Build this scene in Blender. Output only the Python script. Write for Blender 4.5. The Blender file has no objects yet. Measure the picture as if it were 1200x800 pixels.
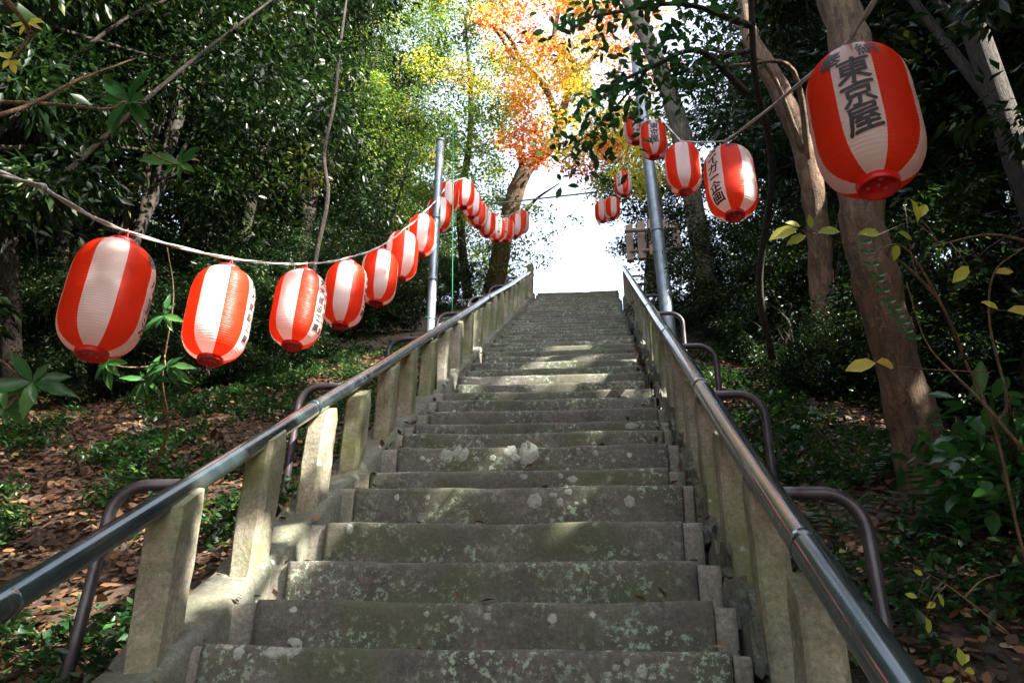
import bpy, bmesh, math, random
import numpy as np
from mathutils import Vector, Matrix, noise
random.seed(7); RNG = np.random.default_rng(11)
SC = bpy.context.scene; COL = SC.collection
# ------------------------------------------------------------------ camera
YAW, PITCH, ROLL, SLOPE = [math.radians(a) for a in (7.1425, 27.7515, -1.6017, 35.6169)]
T = math.tan(SLOPE)
FPX = 950.0
fwd = np.array([-math.sin(YAW)*math.cos(PITCH), math.cos(YAW)*math.cos(PITCH), math.sin(PITCH)])
rt0 = np.array([math.cos(YAW), math.sin(YAW), 0.0]); up0 = np.cross(rt0, fwd)
RT = rt0*math.cos(ROLL) - up0*math.sin(ROLL); UP = up0*math.cos(ROLL) + rt0*math.sin(ROLL)
cam = bpy.data.cameras.new('camera'); camo = bpy.data.objects.new('camera', cam); COL.objects.link(camo)
cam.sensor_width = 36; cam.lens = 36*FPX/1200; cam.clip_start = 0.05; cam.clip_end = 2000
M = Matrix.Identity(4)
for i in range(3): M[i][0], M[i][1], M[i][2] = RT[i], UP[i], -fwd[i]
camo.matrix_world = M
SC.camera = camo
def pt(px, py, D):
    """point seen at photo pixel (1200x800) at depth D along the optical axis"""
    return Vector(fwd*D + RT*((px-600)/FPX*D) + UP*((400-py)/FPX*D))
def onplane(px, py, drop):
    d = pt(px, py, 1); n = Vector((0, -math.sin(SLOPE), math.cos(SLOPE)))
    return d*((-drop*n.z)/d.dot(n))
# ------------------------------------------------------------------ light
SUN = Vector((0.66, -0.36, 0.66)).normalized()
w = bpy.data.worlds.new("World"); SC.world = w; w.use_nodes = True
nt = w.node_tree; nt.nodes.clear()
out = nt.nodes.new('ShaderNodeOutputWorld'); bg = nt.nodes.new('ShaderNodeBackground')
sky = nt.nodes.new('ShaderNodeTexSky'); sky.sky_type = 'NISHITA'; sky.sun_disc = False
sky.sun_elevation = math.asin(SUN.z); sky.sun_rotation = math.atan2(SUN.x, SUN.y)
sky.dust_density = 4.0; sky.air_density = 1.0; sky.ozone_density = 1.0
hs = nt.nodes.new('ShaderNodeHueSaturation'); hs.inputs['Saturation'].default_value = 0.55
nt.links.new(sky.outputs[0], hs.inputs['Color']); nt.links.new(hs.outputs[0], bg.inputs[0])
bg.inputs[1].default_value = 0.15
nt.links.new(bg.outputs[0], out.inputs[0])
sl = bpy.data.lights.new('sun', 'SUN'); sl.energy = 5.0; sl.angle = math.radians(0.5); sl.color = (1.0, 0.93, 0.82)
so = bpy.data.objects.new('sun', sl); COL.objects.link(so)
so.rotation_euler = SUN.to_track_quat('Z', 'Y').to_euler()
SC.view_settings.view_transform = 'Standard'; SC.view_settings.look = 'None'
SC.view_settings.exposure = 2.6; SC.view_settings.gamma = 1.0
SC.cycles.max_bounces = 8; SC.cycles.transparent_max_bounces = 4
SC.cycles.use_denoising = True
# ------------------------------------------------------------------ helpers
def tag(o, label=None, cat=None, group=None, kind=None):
    if label: o['label'] = label
    if cat: o['category'] = cat
    if group: o['group'] = group
    if kind: o['kind'] = kind
    return o
def empty(name, loc=(0,0,0)):
    o = bpy.data.objects.new(name, None); o.empty_display_size = .1; COL.objects.link(o); o.location = loc; return o
def link(name, me, parent=None, keep_world=True):
    o = bpy.data.objects.new(name, me); COL.objects.link(o)
    if parent:
        o.parent = parent
        if keep_world: o.location = -Vector(parent.location)
    return o
def mesh_np(name, V, F, mats, smooth=False, tint=None, midx=None):
    """V (n,3), F (m,k) arrays with constant k"""
    me = bpy.data.meshes.new(name); V = np.asarray(V, np.float32); F = np.asarray(F, np.int32)
    m, k = F.shape
    me.vertices.add(len(V)); me.vertices.foreach_set('co', V.ravel())
    me.loops.add(m*k); me.loops.foreach_set('vertex_index', F.ravel())
    me.polygons.add(m); me.polygons.foreach_set('loop_start', np.arange(0, m*k, k, dtype=np.int32))
    me.polygons.foreach_set('loop_total', np.full(m, k, np.int32))
    for mt in (mats if isinstance(mats, list) else [mats]): me.materials.append(mt)
    if midx is not None: me.polygons.foreach_set('material_index', np.asarray(midx, np.int32))
    if smooth: me.polygons.foreach_set('use_smooth', np.ones(m, bool))
    if tint is not None:
        a = me.attributes.new('tint', 'FLOAT', 'FACE'); a.data.foreach_set('value', np.asarray(tint, np.float32))
    me.update(calc_edges=True); me.validate(); return me
def tube(pts, radii, sides=10, rough=0.0, caps=True, wob=3.0):
    pts = [Vector(p) for p in pts]; V = []; F = []
    up = Vector((0.13, 0.2, 1)); prev = None
    for i, p in enumerate(pts):
        d = (pts[min(i+1, len(pts)-1)] - pts[max(i-1, 0)]).normalized()
        if prev is None:
            a = d.cross(up if abs(d.z) < .9 else Vector((1, 0, 0))).normalized()
        else:
            a = (prev - d*prev.dot(d)).normalized()
        prev = a; b = d.cross(a)
        for k in range(sides):
            t = 2*math.pi*k/sides; dirn = a*math.cos(t) + b*math.sin(t); r = radii[i]
            if rough: r *= 1 + rough*noise.noise((p + dirn*r)*wob)
            V.append(p + dirn*r)
    for i in range(len(pts)-1):
        for k in range(sides):
            k2 = (k+1) % sides
            F.append((i*sides+k, i*sides+k2, (i+1)*sides+k2, (i+1)*sides+k))
    if caps:
        for base, rev in ((0, True), ((len(pts)-1)*sides, False)):
            V.append(pts[0] if rev else pts[-1]); c = len(V)-1
            for k in range(sides):
                k2 = (k+1) % sides
                F.append((c, base+k2, base+k, base+k) if rev else (c, base+k, base+k2, base+k2))
    F = [f if f[2] != f[3] else f[:3] for f in F]
    return V, F
def spline(ctrl, n):
    """Catmull-Rom through (point, radius) control pairs"""
    P = [Vector(c[0]) for c in ctrl]; R = [c[1] for c in ctrl]
    P = [P[0]*2-P[1]] + P + [P[-1]*2-P[-2]]; R = [R[0]] + R + [R[-1]]
    op, orr = [], []
    for i in range(1, len(P)-2):
        for j in range(n):
            t = j/n; a, b, c, d = P[i-1], P[i], P[i+1], P[i+2]
            op.append(.5*((2*b)+(c-a)*t+(2*a-5*b+4*c-d)*t*t+(3*b-a-3*c+d)*t*t*t)); orr.append(R[i]*(1-t)+R[i+1]*t)
    op.append(P[-2]); orr.append(R[-2]); return op, orr
def mesh_py(name, parts, mat, smooth=True, mats=None):
    V = []; F = []
    for v, f in parts:
        o = len(V); V += [tuple(x) for x in v]; F += [tuple(i+o for i in q) for q in f]
    me = bpy.data.meshes.new(name); me.from_pydata(V, [], F); me.materials.append(mat)
    me.polygons.foreach_set('use_smooth', [smooth]*len(me.polygons)); me.update(); return me
# ------------------------------------------------------------------ materials
def mat(name):
    m = bpy.data.materials.new(name); m.use_nodes = True
    return m, m.node_tree, m.node_tree.nodes['Principled BSDF']
def N(t, kind, **kw):
    n = t.nodes.new(kind)
    for k, v in kw.items():
        if k in n.inputs: n.inputs[k].default_value = v
        else: setattr(n, k, v)
    return n
def ramp(t, src, stops, interp='LINEAR'):
    r = t.nodes.new('ShaderNodeValToRGB'); r.color_ramp.interpolation = interp
    e = r.color_ramp.elements
    while len(e) < len(stops): e.new(0.5)
    for el, (p, c) in zip(e, stops):
        el.position = p; el.color = (*c, 1) if len(c) == 3 else c
    t.links.new(src, r.inputs[0]); return r
def mixc(t, fac, a, b, blend='MIX'):
    m = t.nodes.new('ShaderNodeMix'); m.data_type = 'RGBA'; m.blend_type = blend
    for s, i in ((fac, 0), (a, 6), (b, 7)):
        if hasattr(s, 'links'): t.links.new(s, m.inputs[i])
        elif i == 0: m.inputs[0].default_value = s
        else: m.inputs[i].default_value = (*s, 1)
    return m.outputs[2]
def tex(t, scale, detail=6, rough=.6, kind='ShaderNodeTexNoise', stretch=None, **kw):
    tc = t.nodes.new('ShaderNodeTexCoord'); src = tc.outputs['Object']
    if stretch:
        mp = t.nodes.new('ShaderNodeMapping'); mp.inputs['Scale'].default_value = stretch
        t.links.new(src, mp.inputs[0]); src = mp.outputs[0]
    n = t.nodes.new(kind); n.inputs['Scale'].default_value = scale
    if kind == 'ShaderNodeTexNoise': n.inputs['Detail'].default_value = detail; n.inputs['Roughness'].default_value = rough
    for k, v in kw.items(): setattr(n, k, v)
    t.links.new(src, n.inputs['Vector']); return n
def bump(t, bsdf, src, strength=.5, dist=.01):
    b = t.nodes.new('ShaderNodeBump'); b.inputs['Strength'].default_value = strength; b.inputs['Distance'].default_value = dist
    t.links.new(src, b.inputs['Height']); t.links.new(b.outputs[0], bsdf.inputs['Normal'])
def leaf_mat(name, stops, trans=.35, rough=.4, tmul=1.6):
    m, t, b = mat(name)
    at = t.nodes.new('ShaderNodeAttribute'); at.attribute_name = 'tint'
    r = ramp(t, at.outputs['Fac'], stops)
    t.links.new(r.outputs[0], b.inputs['Base Color']); b.inputs['Roughness'].default_value = rough
    b.inputs['Specular IOR Level'].default_value = .36
    tr = t.nodes.new('ShaderNodeBsdfTranslucent')
    c = mixc(t, 1.0, r.outputs[0], (tmul, tmul, tmul*.6), 'MULTIPLY'); t.links.new(c, tr.inputs[0])
    mx = t.nodes.new('ShaderNodeMixShader'); mx.inputs[0].default_value = trans
    t.links.new(b.outputs[0], mx.inputs[1]); t.links.new(tr.outputs[0], mx.inputs[2])
    t.links.new(mx.outputs[0], t.nodes['Material Output'].inputs[0]); return m
M_LEAF = leaf_mat('evergreen_leaf', [(0,(.004,.013,.005)),(.45,(.011,.03,.009)),(.85,(.03,.064,.015)),(1,(.11,.12,.025))], .22)
M_LEAFY = leaf_mat('yellow_green_leaf', [(0,(.03,.07,.015)),(.5,(.08,.14,.03)),(.85,(.2,.24,.04)),(1,(.4,.3,.05))], .5)
M_MAPLE = leaf_mat('maple_leaf', [(0,(.42,.06,.05)),(.25,(.5,.15,.05)),(.5,(.5,.3,.05)),(.78,(.42,.4,.06)),(1,(.16,.24,.04))], .5)
M_BROAD = leaf_mat('glossy_broad_leaf', [(0,(.012,.045,.016)),(.6,(.035,.12,.035)),(1,(.08,.2,.05))], .25, .28)
M_YELLOW = leaf_mat('yellowing_leaf', [(0,(.25,.33,.05)),(.6,(.5,.5,.07)),(1,(.55,.4,.1))], .4, .45)
M_LITTER = leaf_mat('dead_leaf', [(0,(.018,.011,.007)),(.35,(.05,.024,.012)),(.6,(.11,.05,.02)),(.8,(.18,.088,.035)),(.93,(.3,.21,.12)),(1,(.4,.33,.23))], .12, .7, 1.2)
M_COVER = leaf_mat('ground_cover_leaf', [(0,(.008,.026,.01)),(.55,(.02,.065,.02)),(.85,(.045,.11,.028)),(1,(.15,.18,.04))], .25, .35)
def bark_mat(name, c0, c1, lich=.3):
    m, t, b = mat(name)
    n = tex(t, 14, 8, .65, stretch=(1,1,.45)); n2 = tex(t, 2.2, 4); n3 = tex(t, 30, 6, .7)
    col = ramp(t, n.outputs[0], [(.3, c0), (.7, c1)]).outputs[0]
    lf = ramp(t, n2.outputs[0], [(.48, (0,0,0)), (.62, (lich,)*3)]).outputs[0]
    col = mixc(t, lf, col, (.3,.31,.25))
    sp = ramp(t, n3.outputs[0], [(.6, (0,0,0)), (.72, (lich*1.5,)*3)]).outputs[0]
    col = mixc(t, sp, col, (.42,.36,.3))
    n6 = tex(t, 26, 5, .65, stretch=(1, 1, 3.2)); sp2 = ramp(t, n6.outputs[0], [(.56, (0,0,0)), (.64, (lich*2.2,)*3)]).outputs[0]
    col = mixc(t, sp2, col, (.36,.31,.24))
    n7 = tex(t, 1.3, 5, .6); col = mixc(t, 1.0, col, ramp(t, n7.outputs[0], [(.35, (.55,.6,.5)), (.65, (1.1,1.05,1))]).outputs[0], 'MULTIPLY')
    t.links.new(col, b.inputs['Base Color']); b.inputs['Roughness'].default_value = .85
    wv = tex(t, 9, 6, .7, stretch=(3, 3, .5))
    cr = ramp(t, wv.outputs[0], [(.38, (0,0,0)), (.5, (1,1,1))]).outputs[0]
    hm = mixc(t, .3, mixc(t, .4, n.outputs[0], n3.outputs[0]), cr)
    bump(t, b, hm, 1.0, .035); return m
M_BARK = bark_mat('brown_bark', (.065,.034,.018), (.2,.11,.06), .12)
M_BARKD = bark_mat('dark_bark', (.012,.008,.005), (.035,.022,.014), .02)
M_BARKP = bark_mat('pale_bark', (.1,.085,.07), (.24,.2,.17), .3)
M_TWIG = bark_mat('twig_bark', (.12,.07,.04), (.26,.15,.09), .1)
# stone with lichen and moss
def stone_mat(name, base0, base1, lichen=.55, moss=.5, white=.3, mc=(.055,.066,.026)):
    m, t, b = mat(name)
    n1 = tex(t, 5, 8, .65); n2 = tex(t, 60, 6, .7); n3 = tex(t, 2.1, 5, .6); n4 = tex(t, 34, 5, .75)
    col = ramp(t, n1.outputs[0], [(.3, base0), (.72, base1)]).outputs[0]
    g = ramp(t, n2.outputs[0], [(.35, (.55,.55,.55)), (.7, (1.25,1.22,1.18))]).outputs[0]
    col = mixc(t, 1.0, col, g, 'MULTIPLY')
    mf = ramp(t, n3.outputs[0], [(.42, (0,0,0)), (.62, (moss,)*3)]).outputs[0]
    col = mixc(t, mf, col, mc)
    # crusty pale green lichen flecks grouped by a slower noise
    n5 = tex(t, 3.3, 4, .6, stretch=(1,1,1.6))
    a = ramp(t, n5.outputs[0], [(.42, (0,0,0)), (.6, (1,1,1))]).outputs[0]
    f = ramp(t, n4.outputs[0], [(.53, (0,0,0)), (.6, (lichen,)*3)]).outputs[0]
    f = mixc(t, 1.0, f, a, 'MULTIPLY')
    col = mixc(t, f, col, (.25,.32,.23))
    v = tex(t, 9, kind='ShaderNodeTexVoronoi'); v.inputs['Randomness'].default_value = 1
    tcn = tex(t, 40, 3)
    vd = t.nodes.new('ShaderNodeMath'); vd.operation = 'MULTIPLY_ADD'; vd.inputs[1].default_value = .25
    t.links.new(tcn.outputs[0], vd.inputs[0]); t.links.new(v.outputs['Distance'], vd.inputs[2])
    sp = ramp(t, vd.outputs[0], [(.24, (1,1,1)), (.27, (0,0,0))]).outputs[0]
    gate = ramp(t, v.outputs['Color'], [(.82-white*.3, (0,0,0)), (.86-white*.3, (.8,.8,.8))]).outputs[0]
    sp = mixc(t, 1.0, sp, gate, 'MULTIPLY')
    col = mixc(t, sp, col, (.4,.41,.37))
    t.links.new(col, b.inputs['Base Color']); b.inputs['Roughness'].default_value = .88
    bump(t, b, n2.outputs[0], .7, .006); return m
M_STEP = stone_mat('weathered_step_stone', (.055,.05,.044), (.16,.145,.125), .95, .68, .4)
M_MORTAR = stone_mat('pale_mortar', (.15,.14,.12), (.29,.27,.23), .35, .4, .1)
M_CURB = stone_mat('curb_mortar', (.08,.085,.07), (.19,.185,.15), .45, .65, .15)
M_POST = stone_mat('mossy_post_stone', (.13,.12,.09), (.44,.4,.32), .45, .85, .3, (.11,.13,.035))
m, t, b = mat('white_lichen'); M_LICHEN = m
n = tex(t, 70, 5); t.links.new(ramp(t, n.outputs[0], [(.35,(.16,.17,.14)),(.6,(.27,.285,.25))]).outputs[0], b.inputs['Base Color']); b.inputs['Roughness'].default_value = .95
m, t, b = mat('painted_steel_rail'); M_RAIL = m
n = tex(t, 4, 5, .6); n2 = tex(t, 9, 4)
t.links.new(ramp(t, n.outputs[0], [(.35,(.026,.036,.044)),(.52,(.055,.085,.09)),(.68,(.09,.085,.07)),(.8,(.13,.08,.05))]).outputs[0], b.inputs['Base Color'])
b.inputs['Metallic'].default_value = .55; b.inputs['Coat Weight'].default_value = .7; b.inputs['Coat Roughness'].default_value = .08
t.links.new(ramp(t, n2.outputs[0], [(.3,(.14,.14,.14)),(.7,(.3,.3,.3))]).outputs[0], b.inputs['Roughness'])
bump(t, b, n2.outputs[0], .1, .003)
m, t, b = mat('brown_steel_bracket'); M_BRK = m
n = tex(t, 12, 5); t.links.new(ramp(t, n.outputs[0], [(.35,(.04,.034,.04)),(.7,(.09,.075,.085))]).outputs[0], b.inputs['Base Color'])
b.inputs['Metallic'].default_value = .5; b.inputs['Roughness'].default_value = .38
m, t, b = mat('galvanised_steel'); M_GALV = m
n = tex(t, 9, 6, .7); t.links.new(ramp(t, n.outputs[0], [(.3,(.12,.15,.17)),(.7,(.24,.28,.31))]).outputs[0], b.inputs['Base Color'])
b.inputs['Metallic'].default_value = .55; b.inputs['Roughness'].default_value = .45
def vinyl(name, c, tc):
    m, t, b = mat(name); n = tex(t, 6, 4)
    col = mixc(t, 1.0, (*c,), ramp(t, n.outputs[0], [(.3,(.9,.9,.9)),(.7,(1,1,1))]).outputs[0], 'MULTIPLY')
    t.links.new(col, b.inputs['Base Color']); b.inputs['Roughness'].default_value = .38
    b.inputs['Specular IOR Level'].default_value = .35
    tr = t.nodes.new('ShaderNodeBsdfTranslucent'); tr.inputs[0].default_value = (*tc, 1)
    wr = tex(t, 9, 5, .6, stretch=(.6,.6,2.2)); bump(t, b, wr.outputs[0], .55, .012)
    mx = t.nodes.new('ShaderNodeMixShader'); mx.inputs[0].default_value = .55
    t.links.new(b.outputs[0], mx.inputs[1]); t.links.new(tr.outputs[0], mx.inputs[2])
    t.links.new(mx.outputs[0], t.nodes['Material Output'].inputs[0]); return m
M_WHITE = vinyl('white_lantern_vinyl', (.88,.87,.86), (.95,.92,.9))
M_RED = vinyl('red_lantern_vinyl', (.85,.045,.014), (1.0,.09,.02))
def plain(name, c, rough=.5, metal=0):
    m, t, b = mat(name); n = tex(t, 18, 4)
    col = mixc(t, 1.0, (*c,), ramp(t, n.outputs[0], [(.3,(.8,.8,.8)),(.7,(1,1,1))]).outputs[0], 'MULTIPLY')
    t.links.new(col, b.inputs['Base Color']); b.inputs['Roughness'].default_value = rough; b.inputs['Metallic'].default_value = metal; return m
M_RING = plain('red_plastic_ring', (.7,.015,.015), .35)
M_INK = plain('black_ink', (.012,.012,.014), .6)
M_HOLE = plain('pale_hole_rim', (.5,.3,.28), .5)
M_ROPE = plain('grey_cord', (.42,.4,.38), .6)
M_GREEN = plain('green_twine', (.02,.22,.1), .6)
M_REDCORD = plain('red_cord', (.6,.03,.03), .7)
M_WOOD = plain('weathered_timber', (.3,.22,.17), .85)
m, t, b = mat('forest_soil'); M_SOIL = m
n = tex(t, 3, 8, .7); n2 = tex(t, 22, 8, .7)
c = ramp(t, n2.outputs[0], [(.3,(.018,.011,.007)),(.55,(.06,.032,.018)),(.75,(.14,.075,.045))]).outputs[0]
gf = ramp(t, n.outputs[0], [(.48,(0,0,0)),(.62,(.6,.6,.6))]).outputs[0]
t.links.new(mixc(t, gf, c, (.012,.024,.009)), b.inputs['Base Color']); b.inputs['Roughness'].default_value = .95
bump(t, b, n2.outputs[0], 1.0, .04)
# ------------------------------------------------------------------ terrain
XL, XR = -1.36, 0.42; YTOP = 14.35
def ss(a, b, x):
    t = min(1, max(0, (x-a)/(b-a))); return t*t*(3-2*t)
def G(x, y):
    """ground height"""
    yy = min(y, YTOP+.3)
    z = T*yy - 1.55
    if y < -3: z = T*(-3) - 1.55 + (y+3)*.15
    if x < -.4: d = .1 + .14*ss(-1.5, -1.9, x); e = max(0, -x-1.6)
    else: d = .28; e = max(0, x-.7)
    if -1.5 < x < .66: return z - .5
    z -= d
    z += -.03*min(e, 3)
    h = max(0, abs(x+.5) - 6.5); z += min(h*.75, 9)
    z += .10*noise.noise(Vector((x*.6, y*.6, 0)))*min(1, e*2) + .03*noise.noise(Vector((x*2.4, y*2.4, 5)))*min(1, e*3)
    return z
def axis(lo, hi, near0, near1, fine, coarse):
    a = list(np.arange(near0, near1, fine)); x = near0
    left = []
    while x > lo: x -= coarse; left.append(x); coarse *= 1.25
    right = []; x = near1; c = fine*2
    while x < hi: right.append(x); x += c; c *= 1.25
    return np.array(left[::-1] + a + right + [hi])
xs = sorted(set(list(axis(-400, 400, -8, 8, .16, .3)) + [-1.5001, -1.4999, .6599, .6601])); ys = axis(-300, 500, -1, 17, .16, .3)
V = [(x, y, G(x, y)) for y in ys for x in xs]; nx = len(xs)
F = [(j*nx+i, j*nx+i+1, (j+1)*nx+i+1, (j+1)*nx+i) for j in range(len(ys)-1) for i in range(nx-1)]
g = link('ground', mesh_np('ground', V, F, M_SOIL, True)); tag(g, kind='structure')
def ground_at(px, py):
    d = pt(px, py, 1); s = .5
    while s < 40:
        p = d*s
        if p.z < G(p.x, p.y): return p
        s += .03
    return d*12
# ------------------------------------------------------------------ staircase
pix = [(757,2.625),(702,2.887),(655,3.171),(609,3.519),(568,3.924),(549,4.158),(521,4.557),(505,4.827),(494,5.035),(479,5.354),(466,5.669),(457,5.913),(447,6.197),(438,6.513),(430,6.807),(422,7.133),(415,7.446),(409,7.74)]
YS = [2.36, 2.1, 1.83, 1.55][::-1] + [p[1] for p in pix]
while YS[-1] < YTOP-.3: YS.append(YS[-1] + random.uniform(.26, .31))
YS[-1] = YTOP
stairs = tag(empty('stone_staircase', (-.47, 2.6, .3)), 'long worn stone staircase climbing between two low pipe railings', 'staircase')
def step_mesh(i, x0, x1, y, z, yb, zb, matl, nxs, seed, amp=.006):
    prof = [(y+.004, zb-.03), (y+.002, zb+.02), (y-.001, z-.09), (y-.003, z-.03), (y+.001, z-.012), (y+.012, z-.002), (y+.03, z), (y+(yb-y)*.6, z+.001), (yb+.06, z)]
    V = []; F = []
    for a in range(nxs+1):
        x = x0 + (x1-x0)*a/nxs
        wear = .008*math.exp(-((x+.47)/.45)**2)
        for k, (py, pz) in enumerate(prof):
            q = Vector((x*3, py*3+seed, pz*3)); q2 = Vector((x*14, py*14+seed, pz*14))
            n1 = noise.noise(q); n2 = noise.noise(q2)
            chip = max(0, noise.noise(Vector((x*5, seed*3.1, 0)))-.32)*.05 if k in (3, 4, 5) else 0
            V.append((x, py - amp*n1 - amp*.6*n2 + chip, pz + amp*.9*n1 + amp*.4*n2 - (wear if 3 <= k <= 7 else 0) - chip*.6))
    m_ = len(prof)
    for a in range(nxs):
        for k in range(m_-1): F.append((a*m_+k, (a+1)*m_+k, (a+1)*m_+k+1, a*m_+k+1))
    n_ = len(V)
    for a, rev in ((0, 1), (nxs, 0)):
        ring = [a*m_+k for k in range(m_)]; V.append((x0 if a == 0 else x1, yb+.06, zb-.03)); ring.append(len(V)-1)
        F.append(tuple(ring if rev else ring[::-1]))
    me = bpy.data.meshes.new('step'); me.from_pydata([tuple(v) for v in V], [], F); me.materials.append(matl)
    me.polygons.foreach_set('use_smooth', [len(p.vertices) == 4 for p in me.polygons]); me.update(); return me
STEP_OBJ = []
for i, y in enumerate(YS):
    z = T*y - 1.55; yb = YS[i+1] if i+1 < len(YS) else y+.5
    zb = T*YS[i-1]-1.55 if i else z-.2
    xl = XL + .05 + random.uniform(0, .07); xr = XR - .04 - random.uniform(0, .06)
    near = i < 16
    # split of the long tread stone and the mortar ends
    s = link('step', step_mesh(i, xl, xr, y, z, yb, zb, M_STEP, 70 if near else 24, i*3.7), stairs); STEP_OBJ.append((s, y, z, zb))
    if near:
        link('mortar_end', step_mesh(i, XL-.02, xl-.004, y+random.uniform(-.006,.02), z-random.uniform(.002,.018), yb, zb, M_MORTAR, 4, i*2.3+50), stairs)
        link('mortar_end', step_mesh(i, xr+.004, XR+random.uniform(-.03,.015), y+random.uniform(-.004,.02), z-random.uniform(.002,.02), yb, zb, M_MORTAR, 4, i*2.3+90), stairs)
# white lichen discs on the risers, each a child of its step
from mathutils.bvhtree import BVHTree
BVH = {o.name: BVHTree.FromPolygons([v.co.copy() for v in o.data.vertices], [tuple(p.vertices) for p in o.data.polygons]) for o, *_ in STEP_OBJ[:24]}
def lichen(px, py, w_, h_):
    d = pt(px, py, 1); best = None
    for s, y, z, zb in STEP_OBJ:
        q = d*(y/d.y)
        if zb-.01 <= q.z <= z+.01 and s.name in BVH: best = (s, q); break
    if not best: return
    s, q = best; depth = q.dot(Vector(fwd)); rx = w_/2/FPX*depth; rz = h_/2/FPX*depth/.88
    n_ = 26; sd = px*.37; V = []; F = []
    for ring, (sc, off) in enumerate(((1, .001), (.9, -.0022), (.5, -.003), (0, -.003))):
        for k in range(n_ if sc else 1):
            a = 2*math.pi*k/n_; r = sc*(1 + .28*noise.noise(Vector((math.cos(a)*1.6+sd, math.sin(a)*1.6, py))) + .12*noise.noise(Vector((math.cos(a)*5+sd, math.sin(a)*5, py))))
            vx, vz = q.x+rx*r*math.cos(a), q.z+rz*r*math.sin(a)
            hit = BVH[s.name].ray_cast(Vector((vx, q.y-.2, vz)), Vector((0, 1, 0)), .3)
            vy = hit[0].y if hit[0] is not None else q.y+.004
            V.append((vx, vy+off, vz))
    for r_ in range(2):
        for k in range(n_): F.append((r_*n_+k, r_*n_+(k+1) % n_, (r_+1)*n_+(k+1) % n_, (r_+1)*n_+k))
    for k in range(n_): F.append((2*n_+k, 2*n_+(k+1) % n_, 3*n_))
    me = bpy.data.meshes.new('lichen_patch'); me.from_pydata(V, [], F); me.materials.append(M_LICHEN)
    me.polygons.foreach_set('use_smooth', [True]*len(me.polygons)); me.update()
    o = bpy.data.objects.new('lichen_patch', me); COL.objects.link(o); o.parent = s; o.location = (0, 0, 0)
for a in [(523,534,17,16),(540,531,20,17),(619,531,24,26),(598,529,16,14),(577,537,9,8),(557,538,6,6),(627,587,18,17),(656,589,9,11),(666,577,10,7),(648,580,10,7),(738,588,12,14),(671,562,12,9),(657,558,6,6),(667,595,6,6),(675,590,6,5),(685,588,6,7),(663,570,6,5),(696,521,7,8),(698,531,6,8),(614,559,10,5),(719,540,5,5),(667,535,5,4),(410,620,9,12),(501,583,6,7),(465,583,7,8),(678,526,5,4),(343,758,22,20),(322,764,30,12),(280,766,14,14),(267,758,14,7),(740,499,16,7),(553,775,8,6),(722,782,10,8),(735,776,8,8),(712,790,9,7),(752,788,14,12),(500,719,7,6),(571,722,10,8),(530,727,8,5),(641,538,5,5),(604,536,12,9),(495,537,7,6),(502,540,6,5)]:
    lichen(*a)
# ------------------------------------------------------------------ curbs, posts (balustrades)
def lumpy_curb(x0, x1, top_drop, bot_drop, y0, y1, amp, seed, stepped=0.0, mid=.0):
    ny = int((y1-y0)/.045); cols = [(x0, bot_drop), (x0, top_drop+.03), (x0+.02, top_drop), ((x0+x1)/2, top_drop-mid), (x1-.02, top_drop), (x1, top_drop+.03), (x1, bot_drop)]
    V = []; F = []; k = len(cols)
    for j in range(ny+1):
        y = y0 + (y1-y0)*j/ny
        for i, (x, d) in enumerate(cols):
            n1 = noise.noise(Vector((x*4, y*4, seed))); n2 = noise.noise(Vector((x*11, y*11, seed+3)))
            z = T*y - d
            if stepped and 0 < i < k-1:
                ph = (y/.283) % 1; z += stepped*(.5-ph)
            V.append((x + (amp*.8*n1 if 0 < i < k-1 else 0), y, z + (amp*n1+amp*.5*n2 if 0 < i < k-1 else 0)))
    for j in range(ny):
        for i in range(k-1): F.append((j*k+i, (j+1)*k+i, (j+1)*k+i+1, j*k+i+1))
    F.append(tuple(range(k))); F.append(tuple(range(ny*k+k-1, ny*k-1, -1)))
    me = bpy.data.meshes.new('curb'); me.from_pydata(V, [], F); me.materials.append(M_CURB)
    me.polygons.foreach_set('use_smooth', [True]*len(me.polygons)); me.update(); return me
def post_mesh(x0, x1, y0, dy, bot, top_drop, lean, seed, cham=.012):
    """squared stone post, top cut parallel to the stair slope"""
    V = []; F = []; rows = 9; y1 = y0+dy; ring = []
    def prof(f):
        c = cham; xs_ = [(x0, y0+c), (x0+c, y0), (x1-c*1.6, y0), (x1, y0+c*1.6), (x1, y1-c), (x1-c, y1), (x0+c, y1), (x0, y1-c)]
        return xs_
    P = prof(0); k = len(P)
    for r in range(rows+1):
        f = r/rows
        for (x, y) in P:
            zb = T*y - bot; zt = T*y - top_drop
            if r == rows: cx, cy = (x0+x1)/2, (y0+y1)/2; x = cx+(x-cx)*.9; y = cy+(y-cy)*.92; zt -= 0
            z = zb + (zt-zb)*(f if r < rows else 1) - (.012 if r == rows-1 else 0) * 0
            q = Vector((x*7, y*7, z*7+seed)); nn = noise.noise(q); n2 = noise.noise(q*3.1)
            V.append((x + .006*nn + .004*n2 + lean[0]*f, y + .006*noise.noise(q+Vector((9,9,9))) + .004*n2 + lean[1]*f, z + (.008*nn+.01*n2 if r == rows else 0)))
    for r in range(rows):
        for i in range(k): F.append((r*k+i, r*k+(i+1) % k, (r+1)*k+(i+1) % k, (r+1)*k+i))
    V.append(tuple(np.mean([V[rows*k+i] for i in range(k)], axis=0) + np.array([0, 0, .008])))
    for i in range(k): F.append((rows*k+i, rows*k+(i+1) % k, len(V)-1))
    me = bpy.data.meshes.new('post'); me.from_pydata(V, [], F); me.materials.append(M_POST); me.update()
    return me
bl = tag(empty('stone_balustrade', (-1.44, 2.6, .3)), 'row of short square mossy stone posts along the left edge of the stairs', 'balustrade')
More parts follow.
